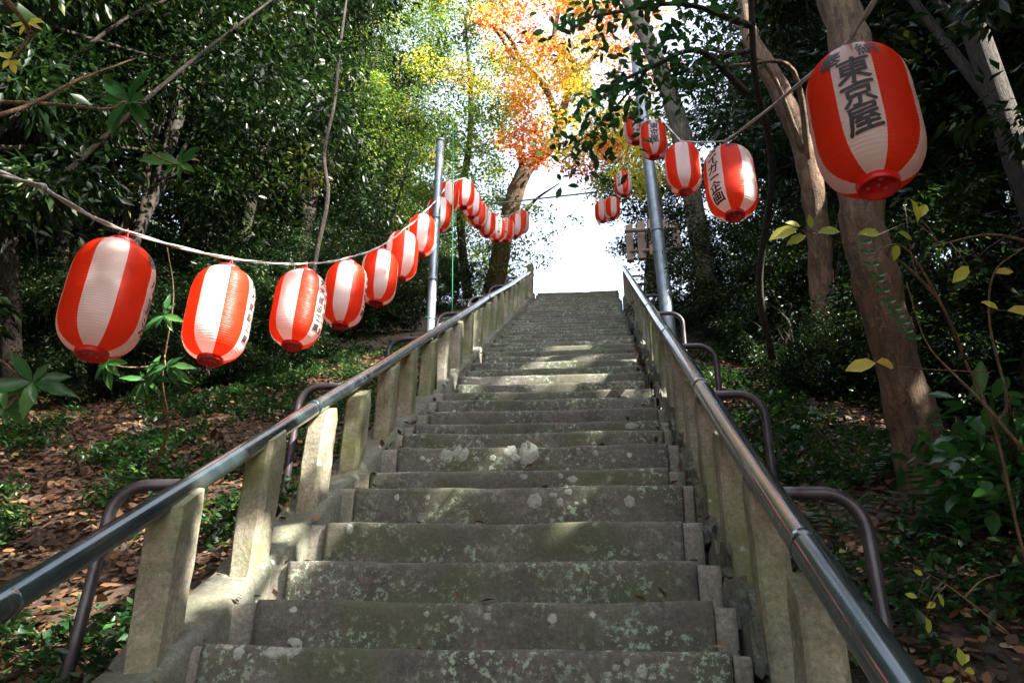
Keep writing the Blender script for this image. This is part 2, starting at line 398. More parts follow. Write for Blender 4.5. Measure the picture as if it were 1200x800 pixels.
link('curb', lumpy_curb(-1.56, -1.345, 1.552, 2.3, .9, YTOP, .022, 4.0, 0.03, -.005), bl)
LY = [2.50, 3.08, 3.66, 4.19, 4.76, 5.27, 5.83]
while LY[-1] < YTOP-.9: LY.append(LY[-1] + random.uniform(.545, .585))
for i, y in enumerate(LY):
    td = [1.075,1.02,1.09,1.115,1.09,1.06,1.08][i] if i < 7 else random.uniform(1.06, 1.1)
    link('post', post_mesh(-1.487, -1.38, y, .155, 1.62, td, (random.uniform(-.008,.012), -.07 if i == 0 else random.uniform(-.05,-.01)), i*5.1), bl)
link('post', post_mesh(-1.50, -1.37, YTOP-.25, .16, 1.62, .82, (0, 0), 77), bl)
br = tag(empty('stone_balustrade', (.55, 2.6, .2)), 'row of short square mossy stone posts along the right edge of the stairs', 'balustrade')
link('curb', lumpy_curb(.452, .68, 1.70, 2.4, .9, YTOP, .03, 14.0, .09), br)
RY = [2.23, 2.70, 3.33, 3.90, 4.47]
while RY[-1] < YTOP-.6: RY.append(RY[-1] + random.uniform(.545, .585))
for i, y in enumerate(RY):
    td = [1.21,1.10,1.13,1.13,1.12][i] if i < 5 else random.uniform(1.08, 1.12)
    link('post', post_mesh(.478, .585, y, .155, 1.82, td, (-.005+random.uniform(-.008,.012), [-.02,.0,.0][i] if i < 3 else random.uniform(-.05,.0)), i*7.7+100), br)
# broken block ends in the drainage gap on the right
for i in range(30):
    y = 2.3 + i*.283 + random.uniform(-.03, .03); bm = bmesh.new(); bmesh.ops.create_cube(bm, size=1)
    bmesh.ops.subdivide_edges(bm, edges=bm.edges, cuts=2, use_grid_fill=True)
    sx, sy, sz = random.uniform(.05,.075), random.uniform(.14,.24), random.uniform(.12,.2); x = .455+random.uniform(-.004,.012)
    for v in bm.verts:
        q = v.co*2.2+Vector((i*3, 0, 0)); n_ = Vector((noise.noise(q), noise.noise(q+Vector((5,5,5))), noise.noise(q+Vector((9,2,7)))))*.22
        v.co = Vector((x+(v.co.x+n_.x)*sx, y+(v.co.y+n_.y)*sy, T*y-1.70+(v.co.z+n_.z)*sz))
    me = bpy.data.meshes.new('broken_block'); bm.to_mesh(me); bm.free(); me.materials.append(M_CURB); link('broken_block', me, br)
# ------------------------------------------------------------------ handrails
def rail_pt(x, drop, y): return Vector((x, y, T*y - drop))
def handrail(x, drop, rad, y0, y1, side, brackets, label, out_=.30):
    root = tag(empty('pipe_handrail', (x, 2.6, T*2.6-drop)), label, 'handrail')
    P = []; R = []; n_ = 60
    for i in range(n_+1):
        y = y0+(y1-y0)*i/n_; P.append(rail_pt(x + .012*noise.noise(Vector((y*.5, side, 0))), drop + .012*noise.noise(Vector((y*.4, side, 7))), y)); R.append(rad)
    link('rail', mesh_py('rail', [tube(P, R, 20)], M_RAIL), root)
    for y in np.arange(y0+1.0+.15*side, y1, 1.75):
        a = rail_pt(x, drop, y); d = Vector((0, math.cos(SLOPE), math.sin(SLOPE)))
        link('joint_sleeve', mesh_py('joint_sleeve', [tube([a-d*.022, a-d*.02, a+d*.02, a+d*.022], [rad*1.0, rad*1.055, rad*1.055, rad], 20)], M_RAIL), root)
    for by, bo, bl_ in brackets:
        a = rail_pt(x, drop+.01, by); s = side; r_ = .12; pts = [a]
        for k in range(9):
            th = math.pi/2*k/8
            pts.append(a + Vector((s*(bo-r_+r_*math.sin(th)), 0, r_*0.0 - r_*(1-math.cos(th)))))
        pts.append(a + Vector((s*bo, 0, -bl_)))
        pp, rr = [], []
        for q in range(len(pts)-1):
            for f in (0, .5): pp.append(pts[q].lerp(pts[q+1], f)); rr.append(.021)
        pp.append(pts[-1]); rr.append(.021)
        link('support_bracket', mesh_py('support_bracket', [tube(pp, rr, 14)], M_BRK), root)
    return root
handrail(-1.435, 1.01, .037, 1.0, YTOP-.05, -1, [(2.62,.30,.85),(4.1,.30,.85),(5.75,.30,.85),(7.4,.3,.85),(9.1,.3,.85),(10.8,.3,.85),(12.6,.3,.85)], 'long grey pipe handrail over the left row of stone posts')
handrail(.505, 1.02, .043, 1.0, YTOP+.1, 1, [(2.52,.27,.9),(3.75,.27,.9),(5.1,.27,.9),(6.9,.27,.9),(8.6,.27,.9),(10.3,.27,.9),(12.0,.27,.9)], 'long shiny pipe handrail over the right row of stone posts')
# thin steel upright beside the seventh left post
tp = link('steel_upright', mesh_py('steel_upright', [tube([Vector((-1.40, 6.05, T*6.05-1.6)), Vector((-1.42, 6.03, T*6.05-1.05))], [.022,.022], 14)], M_BRK)); tag(tp, 'short thin steel upright under the left handrail between mossy stone posts', 'steel post')
# ------------------------------------------------------------------ poles
def pole(base, top, r, label, cap=True):
    root = tag(empty('steel_pole', base), label, 'pole'); base = Vector(base); top = Vector(top)
    P = [base.lerp(top, k/8) for k in range(9)]; link('shaft', mesh_py('shaft', [tube(P, [r]*9, 20)], M_GALV), root)
    if cap:
        d = (top-base).normalized(); link('cap', mesh_py('cap', [tube([top-d*.02, top+d*.02, top+d*.05], [r*1.12, r*1.12, r*.4], 20)], M_GALV), root)
    for f in (.35, .62):
        q = base.lerp(top, f); d = (top-base).normalized()
        link('clamp_band', mesh_py('clamp_band', [tube([q-d*.03, q+d*.03], [r*1.06, r*1.06], 20)], M_GALV), root)
    return root
pb = pt(503, 412, 9.4); pole((pb.x, pb.y, G(pb.x, pb.y)-.1), pt(516, 166, 9.4+1.9), .055, 'galvanised steel pole left of the stairs carrying the left string of lanterns')
PL_TOP = pt(515, 166, 11.3)
pb = pt(787, 396, 9.0); pole((pb.x, pb.y, G(pb.x, pb.y)-.1), pt(744, 55, 12.3), .078, 'galvanised steel pole right of the stairs rising behind red and white lanterns', False)
# ------------------------------------------------------------------ lanterns
LR, LH = .16, .262
RIBS = 46
def lr(z):  # body radius at height z
    u = min(1, abs(z)/LH); return LR*max(.36, (1-u**4.6)**.5 if u < 1 else 0)
def lantern_body():
    seg = 64; rows = RIBS*3; V = []; F = []; mi = []
    for j in range(rows+1):
        z = -LH*.985 + 2*LH*.985*j/rows; r = lr(z)*1.0 + .0016*math.cos(2*math.pi*j/3.0)
        for k in range(seg):
            a = 2*math.pi*(k+.5)/seg - math.pi/8 - math.pi/64*1
            rr = r*(1 + .004*math.sin(k*1.7)*math.sin(j*.21))
            V.append((rr*math.cos(a), rr*math.sin(a), z))
    for j in range(rows):
        for k in range(seg):
            F.append((j*seg+k, j*seg+(k+1) % seg, (j+1)*seg+(k+1) % seg, (j+1)*seg+k)); mi.append(((k*8)//seg) % 2)
    return mesh_np('lantern_body', V, F, [M_WHITE, M_RED], True, midx=mi)
def ring_mesh(sgn):
    r = LR*.385; z0 = sgn*LH*.95; z1 = sgn*(LH+.012); seg = 36
    prof = [(r*.96, z0), (r*1.04, z0+sgn*.004), (r*1.02, z1-sgn*.003), (r*.98, z1), (r*.84, z1), (r*.82, z1-sgn*.012), (0.001, z1-sgn*.013)]
    V = []; F = []
    for (q, z) in prof:
        for k in range(seg): a = 2*math.pi*k/seg; V.append((q*math.cos(a), q*math.sin(a), z))
    for j in range(len(prof)-1):
        for k in range(seg):
            f = (j*seg+k, j*seg+(k+1) % seg, (j+1)*seg+(k+1) % seg, (j+1)*seg+k); F.append(f if sgn > 0 else f[::-1])
    return mesh_np('ring', V, F, M_RING, True)
def disc_mesh(x, y, z, r):
    V = [(x, y, z)]; V += [(x+r*math.cos(a), y+r*math.sin(a), z+.001) for a in np.linspace(0, 2*math.pi, 13)[:-1]]
    V += [(x+r*.6*math.cos(a), y+r*.6*math.sin(a), z-.002) for a in np.linspace(0, 2*math.pi, 13)[:-1]]
    F = [(1+k, 13+k, 13+(k+1) % 12, 1+(k+1) % 12) for k in range(12)] + [(0, 13+(k+1) % 12, 13+k) for k in range(12)]
    return V, F
ME_BODY = lantern_body(); ME_TOP = ring_mesh(1); ME_BOT = ring_mesh(-1)
ME_HOLES = mesh_py('cap_holes', [disc_mesh(.03*math.cos(a), .03*math.sin(a), -LH+.0003, .0075) for a in (.4, 2.5, 4.6)] + [disc_mesh(0, 0, -LH+.0003, .006)], M_HOLE)
hook = [Vector((.018*math.cos(t_), .012*math.sin(t_)*0, LH+.0+.04*math.sin(t_)+.008)) for t_ in np.linspace(0, math.pi, 9)]
ME_HOOK = mesh_py('wire_hook', [tube(hook, [.0022]*9, 6)], M_INK)
GLY = {}
def glyph(ch):
    """outline of one character as a fine triangle mesh centred on (0,0), unit height"""
    if ch in GLY: return GLY[ch]
    cu = bpy.data.curves.new('glyph', 'FONT'); cu.body = ch; cu.size = 1; cu.resolution_u = 3; cu.offset = 0; cu.fill_mode = 'FRONT'
    o = bpy.data.objects.new('glyph', cu); COL.objects.link(o)
    dg = bpy.context.evaluated_depsgraph_get(); me = bpy.data.meshes.new_from_object(o.evaluated_get(dg))
    bm = bmesh.new(); bm.from_mesh(me); bmesh.ops.triangulate(bm, faces=bm.faces)
    for _ in range(4):
        es = [e for e in bm.edges if e.calc_length() > .16]
        if not es: break
        bmesh.ops.subdivide_edges(bm, edges=es, cuts=1); bmesh.ops.triangulate(bm, faces=bm.faces)
    bm.verts.index_update()
    V = np.array([v.co[:2] for v in bm.verts]) if len(bm.verts) else np.zeros((0, 2)); F = [[v.index for v in f.verts] for f in bm.faces]
    bm.free(); bpy.data.meshes.remove(me); bpy.data.objects.remove(o); bpy.data.curves.remove(cu)
    if len(V): V -= (V.max(0)+V.min(0))/2
    GLY[ch] = (V, F); return GLY[ch]
def lettering(items):
    """items: (char, angle in degrees on the lantern, height z, size, slant)"""
    P = []; Fs = []; nrm = []
    for ch, ang, z, size, rot in items:
        V, F = glyph(ch)
        c, s = math.cos(rot), math.sin(rot)
        for q, (dx, dy) in enumerate(((0, 0), (.022, .008), (-.02, .012), (.004, -.018), (-.006, .026))):
            o = len(P)
            for (x, y) in V:   # overlaid, slightly uneven strokes give the swell of a brush
                x0_, y0_ = x, y
                x += dx + .03*noise.noise(Vector((x0_*3, y0_*3, ord(ch)*.1+q*.3))); y += dy + .03*noise.noise(Vector((x0_*3+7, y0_*3, ord(ch)*.1+q*.3)))
                y += .10*x
                X, Y = (x*c-y*s)*size, (x*s+y*c)*size; zz = max(-LH*.95, min(LH*.95, z+Y))
                r = lr(zz) + .0030 + .0002*q; a = math.radians(ang) + X/max(.07, lr(zz))
                P.append((r*math.cos(a), r*math.sin(a), zz + (.002 if abs(zz) > LH*.8 else 0)))
            Fs += [tuple(i+o for i in f) for f in F]
    me = bpy.data.meshes.new('lettering'); me.from_pydata(P, [], Fs); me.materials.append(M_INK); me.update(); return me
def column(txt, ang, ztop, size, step, dx=0): return [(c, ang+dx, ztop-i*step, size, random.uniform(-.06, .06)) for i, c in enumerate(txt)]
LAN = {}
def lantern(px, py, D, delta, label, text=None, group='red and white striped paper lanterns on the two strings'):
    P = pt(px, py, D); az = math.degrees(math.atan2(-P.y, -P.x))
    root = tag(empty('paper_lantern', P), label, 'lantern', group)
    root.scale = (random.uniform(.97,1.03),)*2 + (random.uniform(.97,1.02),)
    root.rotation_euler = (random.uniform(-.015,.015), random.uniform(-.015,.015), math.radians(az+delta))
    for nm, me in (('striped_body', ME_BODY), ('top_ring', ME_TOP), ('bottom_ring', ME_BOT), ('wire_hook', ME_HOOK)):
        o = bpy.data.objects.new(nm, me); COL.objects.link(o); o.parent = root
        if nm == 'bottom_ring' and D < 8:
            h = bpy.data.objects.new('cap_holes', ME_HOLES); COL.objects.link(h); h.parent = o
    if text:
        for it in text:
            o = bpy.data.objects.new('character', lettering([it])); COL.objects.link(o); o.parent = root
    return P
tokyo = [('奉', -22, .142, .075, -.15), ('納', 20, .158, .07, .12)] + column('東京屋', 1, .074, .106, .098)
tiger = [('納', 45, .195, .06, 0), ('奉', -45, .195, .06, 0)] + column('タイガー企画', 0, .175, .086, .072)
LTOP = []
Ls = [
 (126,349,3.4,-12,'large lantern nearest the camera on the left string, brushed writing at its right edge', column('奉', 68, .17, .07, .1)+column('小直治', 90, .08, .085, .1)+[('納', -68, .185, .06, 0)]),
 (257,368,4.12,-19,'second lantern from the left edge, over the dark slope, two columns of writing', column('大木建設工業', 82, .16, .05, .062)+column('株式会社一宮', 100, .14, .045, .058)),
 (350,362,5.07,-29,'third lantern from the left edge, hanging above the sunlit leaf litter', column('大木建設工業', 80, .16, .055, .064)+column('株式会社一宮', 100, .14, .045, .06)),
 (404,345,6.1,-8,'fourth lantern from the left edge, overlapping the one behind it', column('大木建設工業', 80, .16, .055, .064)),
 (444,325,7.05,8,'fifth lantern from the left edge, just below the brightly sunlit one', None),
 (471,300,8.1,26,'brightly sunlit lantern on the left string in front of the green foliage', None),
 (494,276,9.5,2,'lantern on the left string just left of the steel pole', None),
 (514,252,10.9,12,'lantern in front of the left steel pole, near its upper end', None),
 (525,232,12.3,4,'lantern just right of the left steel pole below the top of the string', None),
 (544,228,13.0,10,'sunlit lantern highest on the left string, right of the pole', None),
 (553,240,14.2,30,'narrowly visible lantern behind the sunlit highest one', None),
 (561,252,14.8,-20,'lantern starting the low far cluster in front of the maple trunk', None),
 (571,263,15.0,0,'white-faced lantern at the left of the far cluster', None),
 (582,269,15.5,14,'lantern in the middle of the far cluster with a column of writing', column('有限会社工業', 0, .16, .05, .062)),
 (593,270,15.9,-12,'second lantern with writing in the far cluster under the maple trunk', column('有限会社工業', 10, .16, .05, .062)),
 (604,265,16.3,20,'lantern right of the writing-covered pair in the far cluster', None),
 (611,260,16.7,-30,'last lantern at the right end of the left string against the bright sky', None)]
Rs = [
 (1012,141,2.58,0,'largest lantern at the upper right, in front of a leaning trunk, bold black characters', tokyo),
 (856,214,5.07,-36,'lantern with slanting black writing on its left white stripe beside the largest one', tiger),
 (800.5,198,7.45,2,'lantern between the steel pole and the one with slanting writing', [(c, a-90, z, s, r) for c, a, z, s, r in tiger]),
 (765.5,164,9.6,6,'lantern in front of the right steel pole with three black characters', tokyo),
 (744,152,12.6,14,'lantern half hidden behind the one on the right steel pole', column('有限会社工業', 0, .16, .05, .062)),
 (730.5,216,15.0,-30,'small lone lantern left of the right steel pole, below the others', column('やわか園', 0, .13, .07, .08)),
 (717.5,244,16.8,12,'small far lantern on the right string next to the bright sky', None),
 (706,248,17.6,-10,'farthest pale lantern on the right string at the edge of the sky', None)]
def attach(P): return P + Vector((0, 0, LH+.075))
LA = [attach(lantern(*a)) for a in Ls]; RA = [attach(lantern(*a)) for a in Rs]
def cable(name, nodes, label, cat, mat_, r, sag=.02, twist=True, sub=10, group=None):
    P = []
    for a, b in zip(nodes[:-1], nodes[1:]):
        L = (b-a).length
        for k in range(sub): f = k/sub; q = a.lerp(b, f); q.z -= sag*L*4*f*(1-f); P.append(q)
    P.append(nodes[-1]); root = tag(empty(name, nodes[0]), label, cat)
    if twist:
        for ph in (0, math.pi):
            Q = []
            for i, q in enumerate(P): a = i*.8+ph; Q.append(q + Vector((math.cos(a)*r*.8, 0, math.sin(a)*r*.8)))
            link('cord_strand', mesh_py('cord_strand', [tube(Q, [r]*len(Q), 6)], mat_), root)
    else: link('cord_strand', mesh_py('cord_strand', [tube(P, [r]*len(P), 6)], mat_), root)
    return root
ropeL = cable('hanging_cord', [pt(-60,178,2.2), pt(50,219,2.62)] + LA[:9] + [LA[9], LA[11], LA[13], LA[14], LA[16], pt(640, 236, 17.5)], 'grey twisted cord carrying the lanterns left of the stairs', 'cord', M_ROPE, .0055, .015)
ropeR = cable('hanging_cord', [pt(1075,-80,1.95), pt(1000,40,2.35), RA[0], RA[1], RA[2], pt(766,128,9.7), pt(735,75,11)], 'grey twisted cord carrying the near lanterns right of the stairs', 'cord', M_ROPE, .005, .006)
ropeF = cable('hanging_cord', [pt(766,128,9.9), RA[4], RA[5], RA[6], RA[7], pt(690,226,19)], 'thin cord carrying the far small lanterns right of the pole', 'cord', M_ROPE, .006, .04)
def ties(A, root):
    for i, a in enumerate(A):
        P = [a+Vector((-.004,0,.012)), a+Vector((.008,.004,-.0)), a+Vector((-.012,0,-.035)), a+Vector((-.004,0,-.055)), a+Vector((.01,0,-.03)), a+Vector((0,0,.014))]
        link('red_tie', mesh_py('red_tie', [tube(P, [.004 if i < 4 else .006]*len(P), 5)], M_REDCORD), root)
ties(LA, ropeL); ties(RA[:4], ropeR); ties(RA[4:], ropeF)
for px, py, D in ((50,219,2.62),):
    c_ = pt(px, py, D); link('knot', mesh_py('knot', [tube([c_+Vector((-.014,0,0)), c_+Vector((-.006,0,.004)), c_+Vector((.006,0,.0)), c_+Vector((.014,0,-.004))], [.005,.011,.011,.005], 8)], M_ROPE), ropeL)
a = pt(561, 246, 9.9); b_ = pt(531, 160, 10.6); c_ = pt(530, 372, 9.2)
cable('green_twine', [pt(531, 130, 9.6), pt(530, 372, 9.2), pt(512, 374, 9.2), pt(498, 371, 9.25)], 'thin green twine hanging down and tied round the left pole', 'twine', M_GREEN, .006, .0, False, 4)
cable('overhead_wire', [pt(560, 241, 17), pt(700, 225, 17)], 'thin dark wire crossing the bright gap above the top of the stairs', 'wire', M_GALV, .018, .0, False, 4)
# ------------------------------------------------------------------ sunlit spots: leaves between them and the sun are cut out for dapples
TARGETS = [(pt(471,295,8.1), .13), (pt(544,225,13.0), .16), (pt(590,540,5.0), .10), (pt(560,465,7.2), .10), (pt(640,468,7.2), .1), (pt(845,605,4.0), .05),
           (ground_at(400,440), .45), (ground_at(435,425), .35), (ground_at(380,450), .3), (ground_at(60,630), .12), (ground_at(110,640), .10), (ground_at(330,520), .1), (pt(345,505,3.8), .08), (pt(382,530,4.1), .05), (pt(1085,420,4.5), .06), (pt(967,330,7.9), .08), (ground_at(880,430), .25), (pt(700,500,6.2), .06), (pt(870,205,5.0), .03), (pt(265,360,4.0), .05), (pt(365,350,5.0), .05), (ground_at(210,590), .1), (ground_at(245,470), .15), (ground_at(20,700), .1)]
_r = random.Random(31)
for _ in range(46): TARGETS.append((pt(_r.uniform(800, 1195), _r.uniform(60, 430), _r.uniform(5.8, 9)), _r.uniform(.08, .28)))
for _l, _r2 in (((850,330,8), .35), ((900,300,8.5), .3), ((820,300,9), .3), ((880,360,7.5), .3), ((1150,350,6), .2), ((1110,300,7), .25), ((1180,420,5.5), .2), ((900,150,8), .3), ((1150,120,7), .25), ((1100,180,8), .2), ((830,230,9), .25),
                ((1040,400,4.6), .05), ((1060,330,4.7), .05), ((470,120,10), .4), ((420,200,9), .35), ((500,60,12), .5), ((380,90,9), .25), ((330,230,9), .25), ((250,60,8), .2), ((440,330,10), .3)): TARGETS.append((pt(*_l), _r2))
for _ in range(70): _p = ground_at(_r.uniform(0, 330), _r.uniform(455, 790)); TARGETS.append((_p, _r.choice([.02,.03,.04,.07])))
for _ in range(24): _p = ground_at(_r.uniform(330, 520), _r.uniform(400, 450)); TARGETS.append((_p, _r.choice([.04,.06,.1])))
for _ in range(22): _p = ground_at(_r.uniform(880, 1190), _r.uniform(420, 790)); TARGETS.append((_p, _r.choice([.02,.03,.05])))
for _ in range(26): _p = onplane(_r.uniform(430, 800), _r.uniform(360, 640), 1.5); TARGETS.append((_p, _r.choice([.02,.03,.05])))
for _l, _r2 in (((257,350,4.0), .1), ((262,400,4.0), .06), ((350,345,5.0), .1), ((345,390,5.0), .07), ((404,330,6.1), .1), ((444,320,7.0), .1), ((494,262,9.5), .1), ((582,262,15.4), .1), ((801,210,7.4), .04)): TARGETS.append((pt(*_l), _r2))
for _l, _r2 in (((655,70,17.5), .6), ((600,40,17.5), .5), ((700,100,17.5), .5), ((640,160,15.5), .3)): TARGETS.append((pt(*_l), _r2))
_TP = np.array([list(a) for a, b in TARGETS]); _TR = np.array([b for a, b in TARGETS]); _SD = np.array(SUN)
def sun_keep(P, pad=.07):
    """leaves to keep"""
    ok = np.ones(len(P), bool)
    for q, r_ in zip(_TP, _TR):
        v = P - q; al = v @ _SD; d2 = (v*v).sum(1) - al*al; ok &= ~((d2 < (r_+pad)**2) & (al > .25))
    return ok
# ------------------------------------------------------------------ foliage builders
def rot_frames(n, droop=.0, flat=.5):
    """random leaf frames: direction d and normal nn"""
    d = RNG.normal(size=(n, 3)); d[:, 2] = d[:, 2]*.6 - droop; d /= np.linalg.norm(d, axis=1)[:, None]
    r = RNG.normal(size=(n, 3))*(1-flat) + np.array([0, 0, 1.0])*flat*2; r -= (r*d).sum(1)[:, None]*d
    r /= (np.linalg.norm(r, axis=1)[:, None]+1e-9); return d, r
def leaf_quads(C, size, aspect=.42, droop=.1, flat=.5, fold=.18, sizevar=.45, bias=None):
    """folded diamond leaves, two triangles each"""
    n = len(C); d, nn = rot_frames(n, droop, flat)
    if bias is not None:
        d = d*.6 + bias; d /= np.linalg.norm(d, axis=1)[:, None]; nn -= (nn*d).sum(1)[:, None]*d; nn /= (np.linalg.norm(nn, axis=1)[:, None]+1e-9)
    s = np.cross(d, nn); L = (size*(1 + sizevar*RNG.uniform(-1, 1, n)))[:, None]; W_ = L*aspect*.5
    V = np.empty((n, 4, 3)); V[:, 0] = C; V[:, 1] = C + d*L*.45 + s*W_ + nn*W_*fold; V[:, 2] = C + d*L - nn*L*.08; V[:, 3] = C + d*L*.45 - s*W_ + nn*W_*fold
    i = np.arange(n)[:, None]*4
    F = np.concatenate([i+np.array([0, 1, 2]), i+np.array([0, 2, 3])], 1).reshape(-1, 3)
    return V.reshape(-1, 3), F
def leaf_broad(C, D_, Nn, L, Wd, bend=.2):
    """shaped broad leaves: 6 triangles + folded midrib; C base, D_ direction, Nn normal (arrays)"""
    n = len(C); S = np.cross(D_, Nn); L = np.asarray(L)[:, None]*np.ones((n, 1)); Wd = np.asarray(Wd)[:, None]*np.ones((n, 1))
    st = [(0, 0, 0), (.28, .8, .0), (.6, 1.0, -.35), (.85, .5, -.7), (1, 0, -1)]
    V = []
    for f, wv, b in st:
        mid = C + D_*L*f + Nn*L*bend*b*.5
        if wv == 0: V.append(mid)
        else: V += [mid + S*Wd*wv*.5 + Nn*Wd*.14, mid - Nn*Wd*.02, mid - S*Wd*wv*.5 + Nn*Wd*.14]
    V = np.stack(V, 1); i = np.arange(n)[:, None]*11
    tri = [0,1,2, 0,2,3, 1,4,5, 1,5,2, 2,5,6, 2,6,3, 4,7,8, 4,8,5, 5,8,9, 5,9,6, 7,10,8, 8,10,9]
    F = (i + np.array(tri)).reshape(-1, 3); return V.reshape(-1, 3), F, 12
def clump_points(n_clump, per, R, r_c, seed, shell=.6):
    g_ = np.random.default_rng(seed)
    u = g_.normal(size=(n_clump, 3)); u /= np.linalg.norm(u, axis=1)[:, None]
    rad = shell + (1-shell)*g_.random(n_clump)
    rad = np.where(g_.random(n_clump) < .25, g_.random(n_clump)*shell, rad)
    c = u*rad[:, None]*np.array(R)
    P = []; Tn = []; Bi = []
    for k in range(n_clump):
        m_ = int(per*g_.uniform(.5, 1.4)); q = g_.normal(size=(m_, 3)); q /= np.linalg.norm(q, axis=1)[:, None]
        rr = g_.random(m_)**.45
        Bi.append(q*np.array([1, 1, .3]) + np.array([0, 0, -.25])); P.append(c[k] + q*rr[:, None]*np.array([r_c, r_c, r_c*.45])*g_.uniform(.6, 1.3)); Tn.append(np.clip(g_.normal(.42+.15*g_.normal(), .2, m_), 0, 1))
    clump_points.bias = np.concatenate(Bi); return np.concatenate(P), np.concatenate(Tn), c
def crown_mesh(name, R, n_clump, per, r_c, leaf, matl, seed, aspect=.42, droop=.25, flat=.45, shell=.55):
    P, tn, c = clump_points(n_clump, per, R, r_c, seed, shell); V, F = leaf_quads(P, leaf, aspect, droop, flat, bias=clump_points.bias)
    return mesh_np(name, V, F, matl, tint=np.repeat(tn, 2)), c, (V.reshape(-1, 4, 3), tn, matl)
CROWNS = [crown_mesh('crown', (2.3,2.3,2.6), 150, 185, [.5,.42,.46,.38][i], [.085,.1,.07,.12][i], M_LEAF, 100+i, aspect=[.42,.38,.5,.34][i]) for i in range(4)]
CROWNY = [crown_mesh('crown', (2.2,2.2,2.4), 110, 190, .5, .075, M_LEAFY, 200+i) for i in range(2)]
SHRUBS = [crown_mesh('crown', (1.0,1.0,.8), 55, 170, .3, .06, M_LEAF, 300+i, shell=.35) for i in range(2)]
def limbs(base, centres, r0, top, n=6, mat_=M_BARKD, bend=(0, 0, 0), seed=0):
    """tapered trunk from base to top with limbs toward some clump centres"""
    rnd = random.Random(seed); base = Vector(base); top = Vector(top); mid = base.lerp(top, .5) + Vector(bend)
    ctrl = [(base-Vector((0,0,.15)), r0*1.35), (base.lerp(mid, .2), r0*1.05), (mid, r0*.85), (top, r0*.35)]
    P, R = spline(ctrl, 8); parts = [tube(P, R, 12, .12, wob=4)]
    for k in range(n):
        c = Vector(centres[rnd.randrange(len(centres))]); i = rnd.randrange(int(len(P)*.45), len(P)-2); s = P[i]
        m_ = s.lerp(c, .5) + Vector((rnd.uniform(-.2,.2), rnd.uniform(-.2,.2), rnd.uniform(0,.35))); r = R[i]*.5
        Q, S = spline([(s, r), (m_, r*.6), (c, r*.2)], 5); parts.append(tube(Q, S, 7, .1))
    return parts
TREES = {}
def tree(x, y, h, kind, label, group=None, s=(1, 1, 1), r0=.13, trunk_mat=None, name='evergreen_tree', off=(0, 0), nl=7, cat='tree', rz=None):
    """h: crown centre above the ground"""
    z = G(x, y); root = tag(empty(name, (x, y, z)), label, cat, group)
    lib = {'e': CROWNS, 'y': CROWNY, 's': SHRUBS}[kind]; k = random.randrange(len(lib)); me, cs, (LV, LT, LM) = lib[k]
    rz = random.uniform(0, 6.28) if rz is None else rz; c, s_ = math.cos(rz), math.sin(rz)
    B = LV.mean(1)*np.array(s); B = np.stack([B[:, 0]*c - B[:, 1]*s_, B[:, 0]*s_ + B[:, 1]*c, B[:, 2]], 1) + np.array([x+off[0], y+off[1], z+h])
    ok = sun_keep(B)
    if (~ok).sum() > 25:
        n_ = int(ok.sum()); i4 = np.arange(n_)[:, None]*4
        me = mesh_np('crown', LV[ok].reshape(-1, 3), np.concatenate([i4+np.array([0,1,2]), i4+np.array([0,2,3])], 1).reshape(-1, 3), LM, tint=np.repeat(LT[ok], 2))
    o = bpy.data.objects.new('crown', me); COL.objects.link(o); o.parent = root; o.location = (off[0], off[1], h); o.rotation_euler = (0, 0, rz); o.scale = s
    cc = [(off[0]+(q[0]*c-q[1]*s_)*s[0], off[1]+(q[0]*s_+q[1]*c)*s[1], h+q[2]*s[2]) for q in cs]
    top = Vector((off[0], off[1], h+.8*s[2])); cc2 = [q for q in cc if q[2] > h*.35] or cc
    parts = limbs((0,0,0), cc2, r0, top, nl, bend=(random.uniform(-.25,.25), random.uniform(-.25,.25), 0), seed=int(x*97+y*31))
    link('trunk', mesh_py('trunk', parts, trunk_mat or M_BARKD), root, False)
    return root
# ---- the wall of trees on the left
LW = 'dark evergreen tree in the dense wall of foliage left of the stairs'; GW = 'dense evergreens left of the stairs'
for x, y, h in [(-5.6,1.8,4.6),(-6.2,4.0,3.6),(-5.0,4.9,5.6),(-7.6,6.2,4.2),(-5.4,7.2,4.6),(-6.9,9.0,4.5),(-5.9,9.8,5.2),(-8.8,9.0,5.5),(-6.2,12.0,4.2),(-8.5,12.8,5.5),(-9.5,5.5,5.8),(-10.5,11,6),(-5.9,13.2,3.2),(-5.3,7.0,8.4),(-6.8,10.5,8.6),(-8.3,7.4,9.2),(-5.8,14.6,6.8)]:
    tree(x, y, h, 'e', LW, GW, s=(1, 1, random.uniform(1, 1.25)), r0=.07)
for x, y, h in [(-5.2,11.4,5.6),(-5.4,15.8,5.0),(-4.4,19.0,4.2)]:
    tree(x, y, h, 'y', 'yellow-green tree between the dark evergreens and the maple', 'yellow-green trees by the maple', s=(.85,.85,1), name='deciduous_tree')
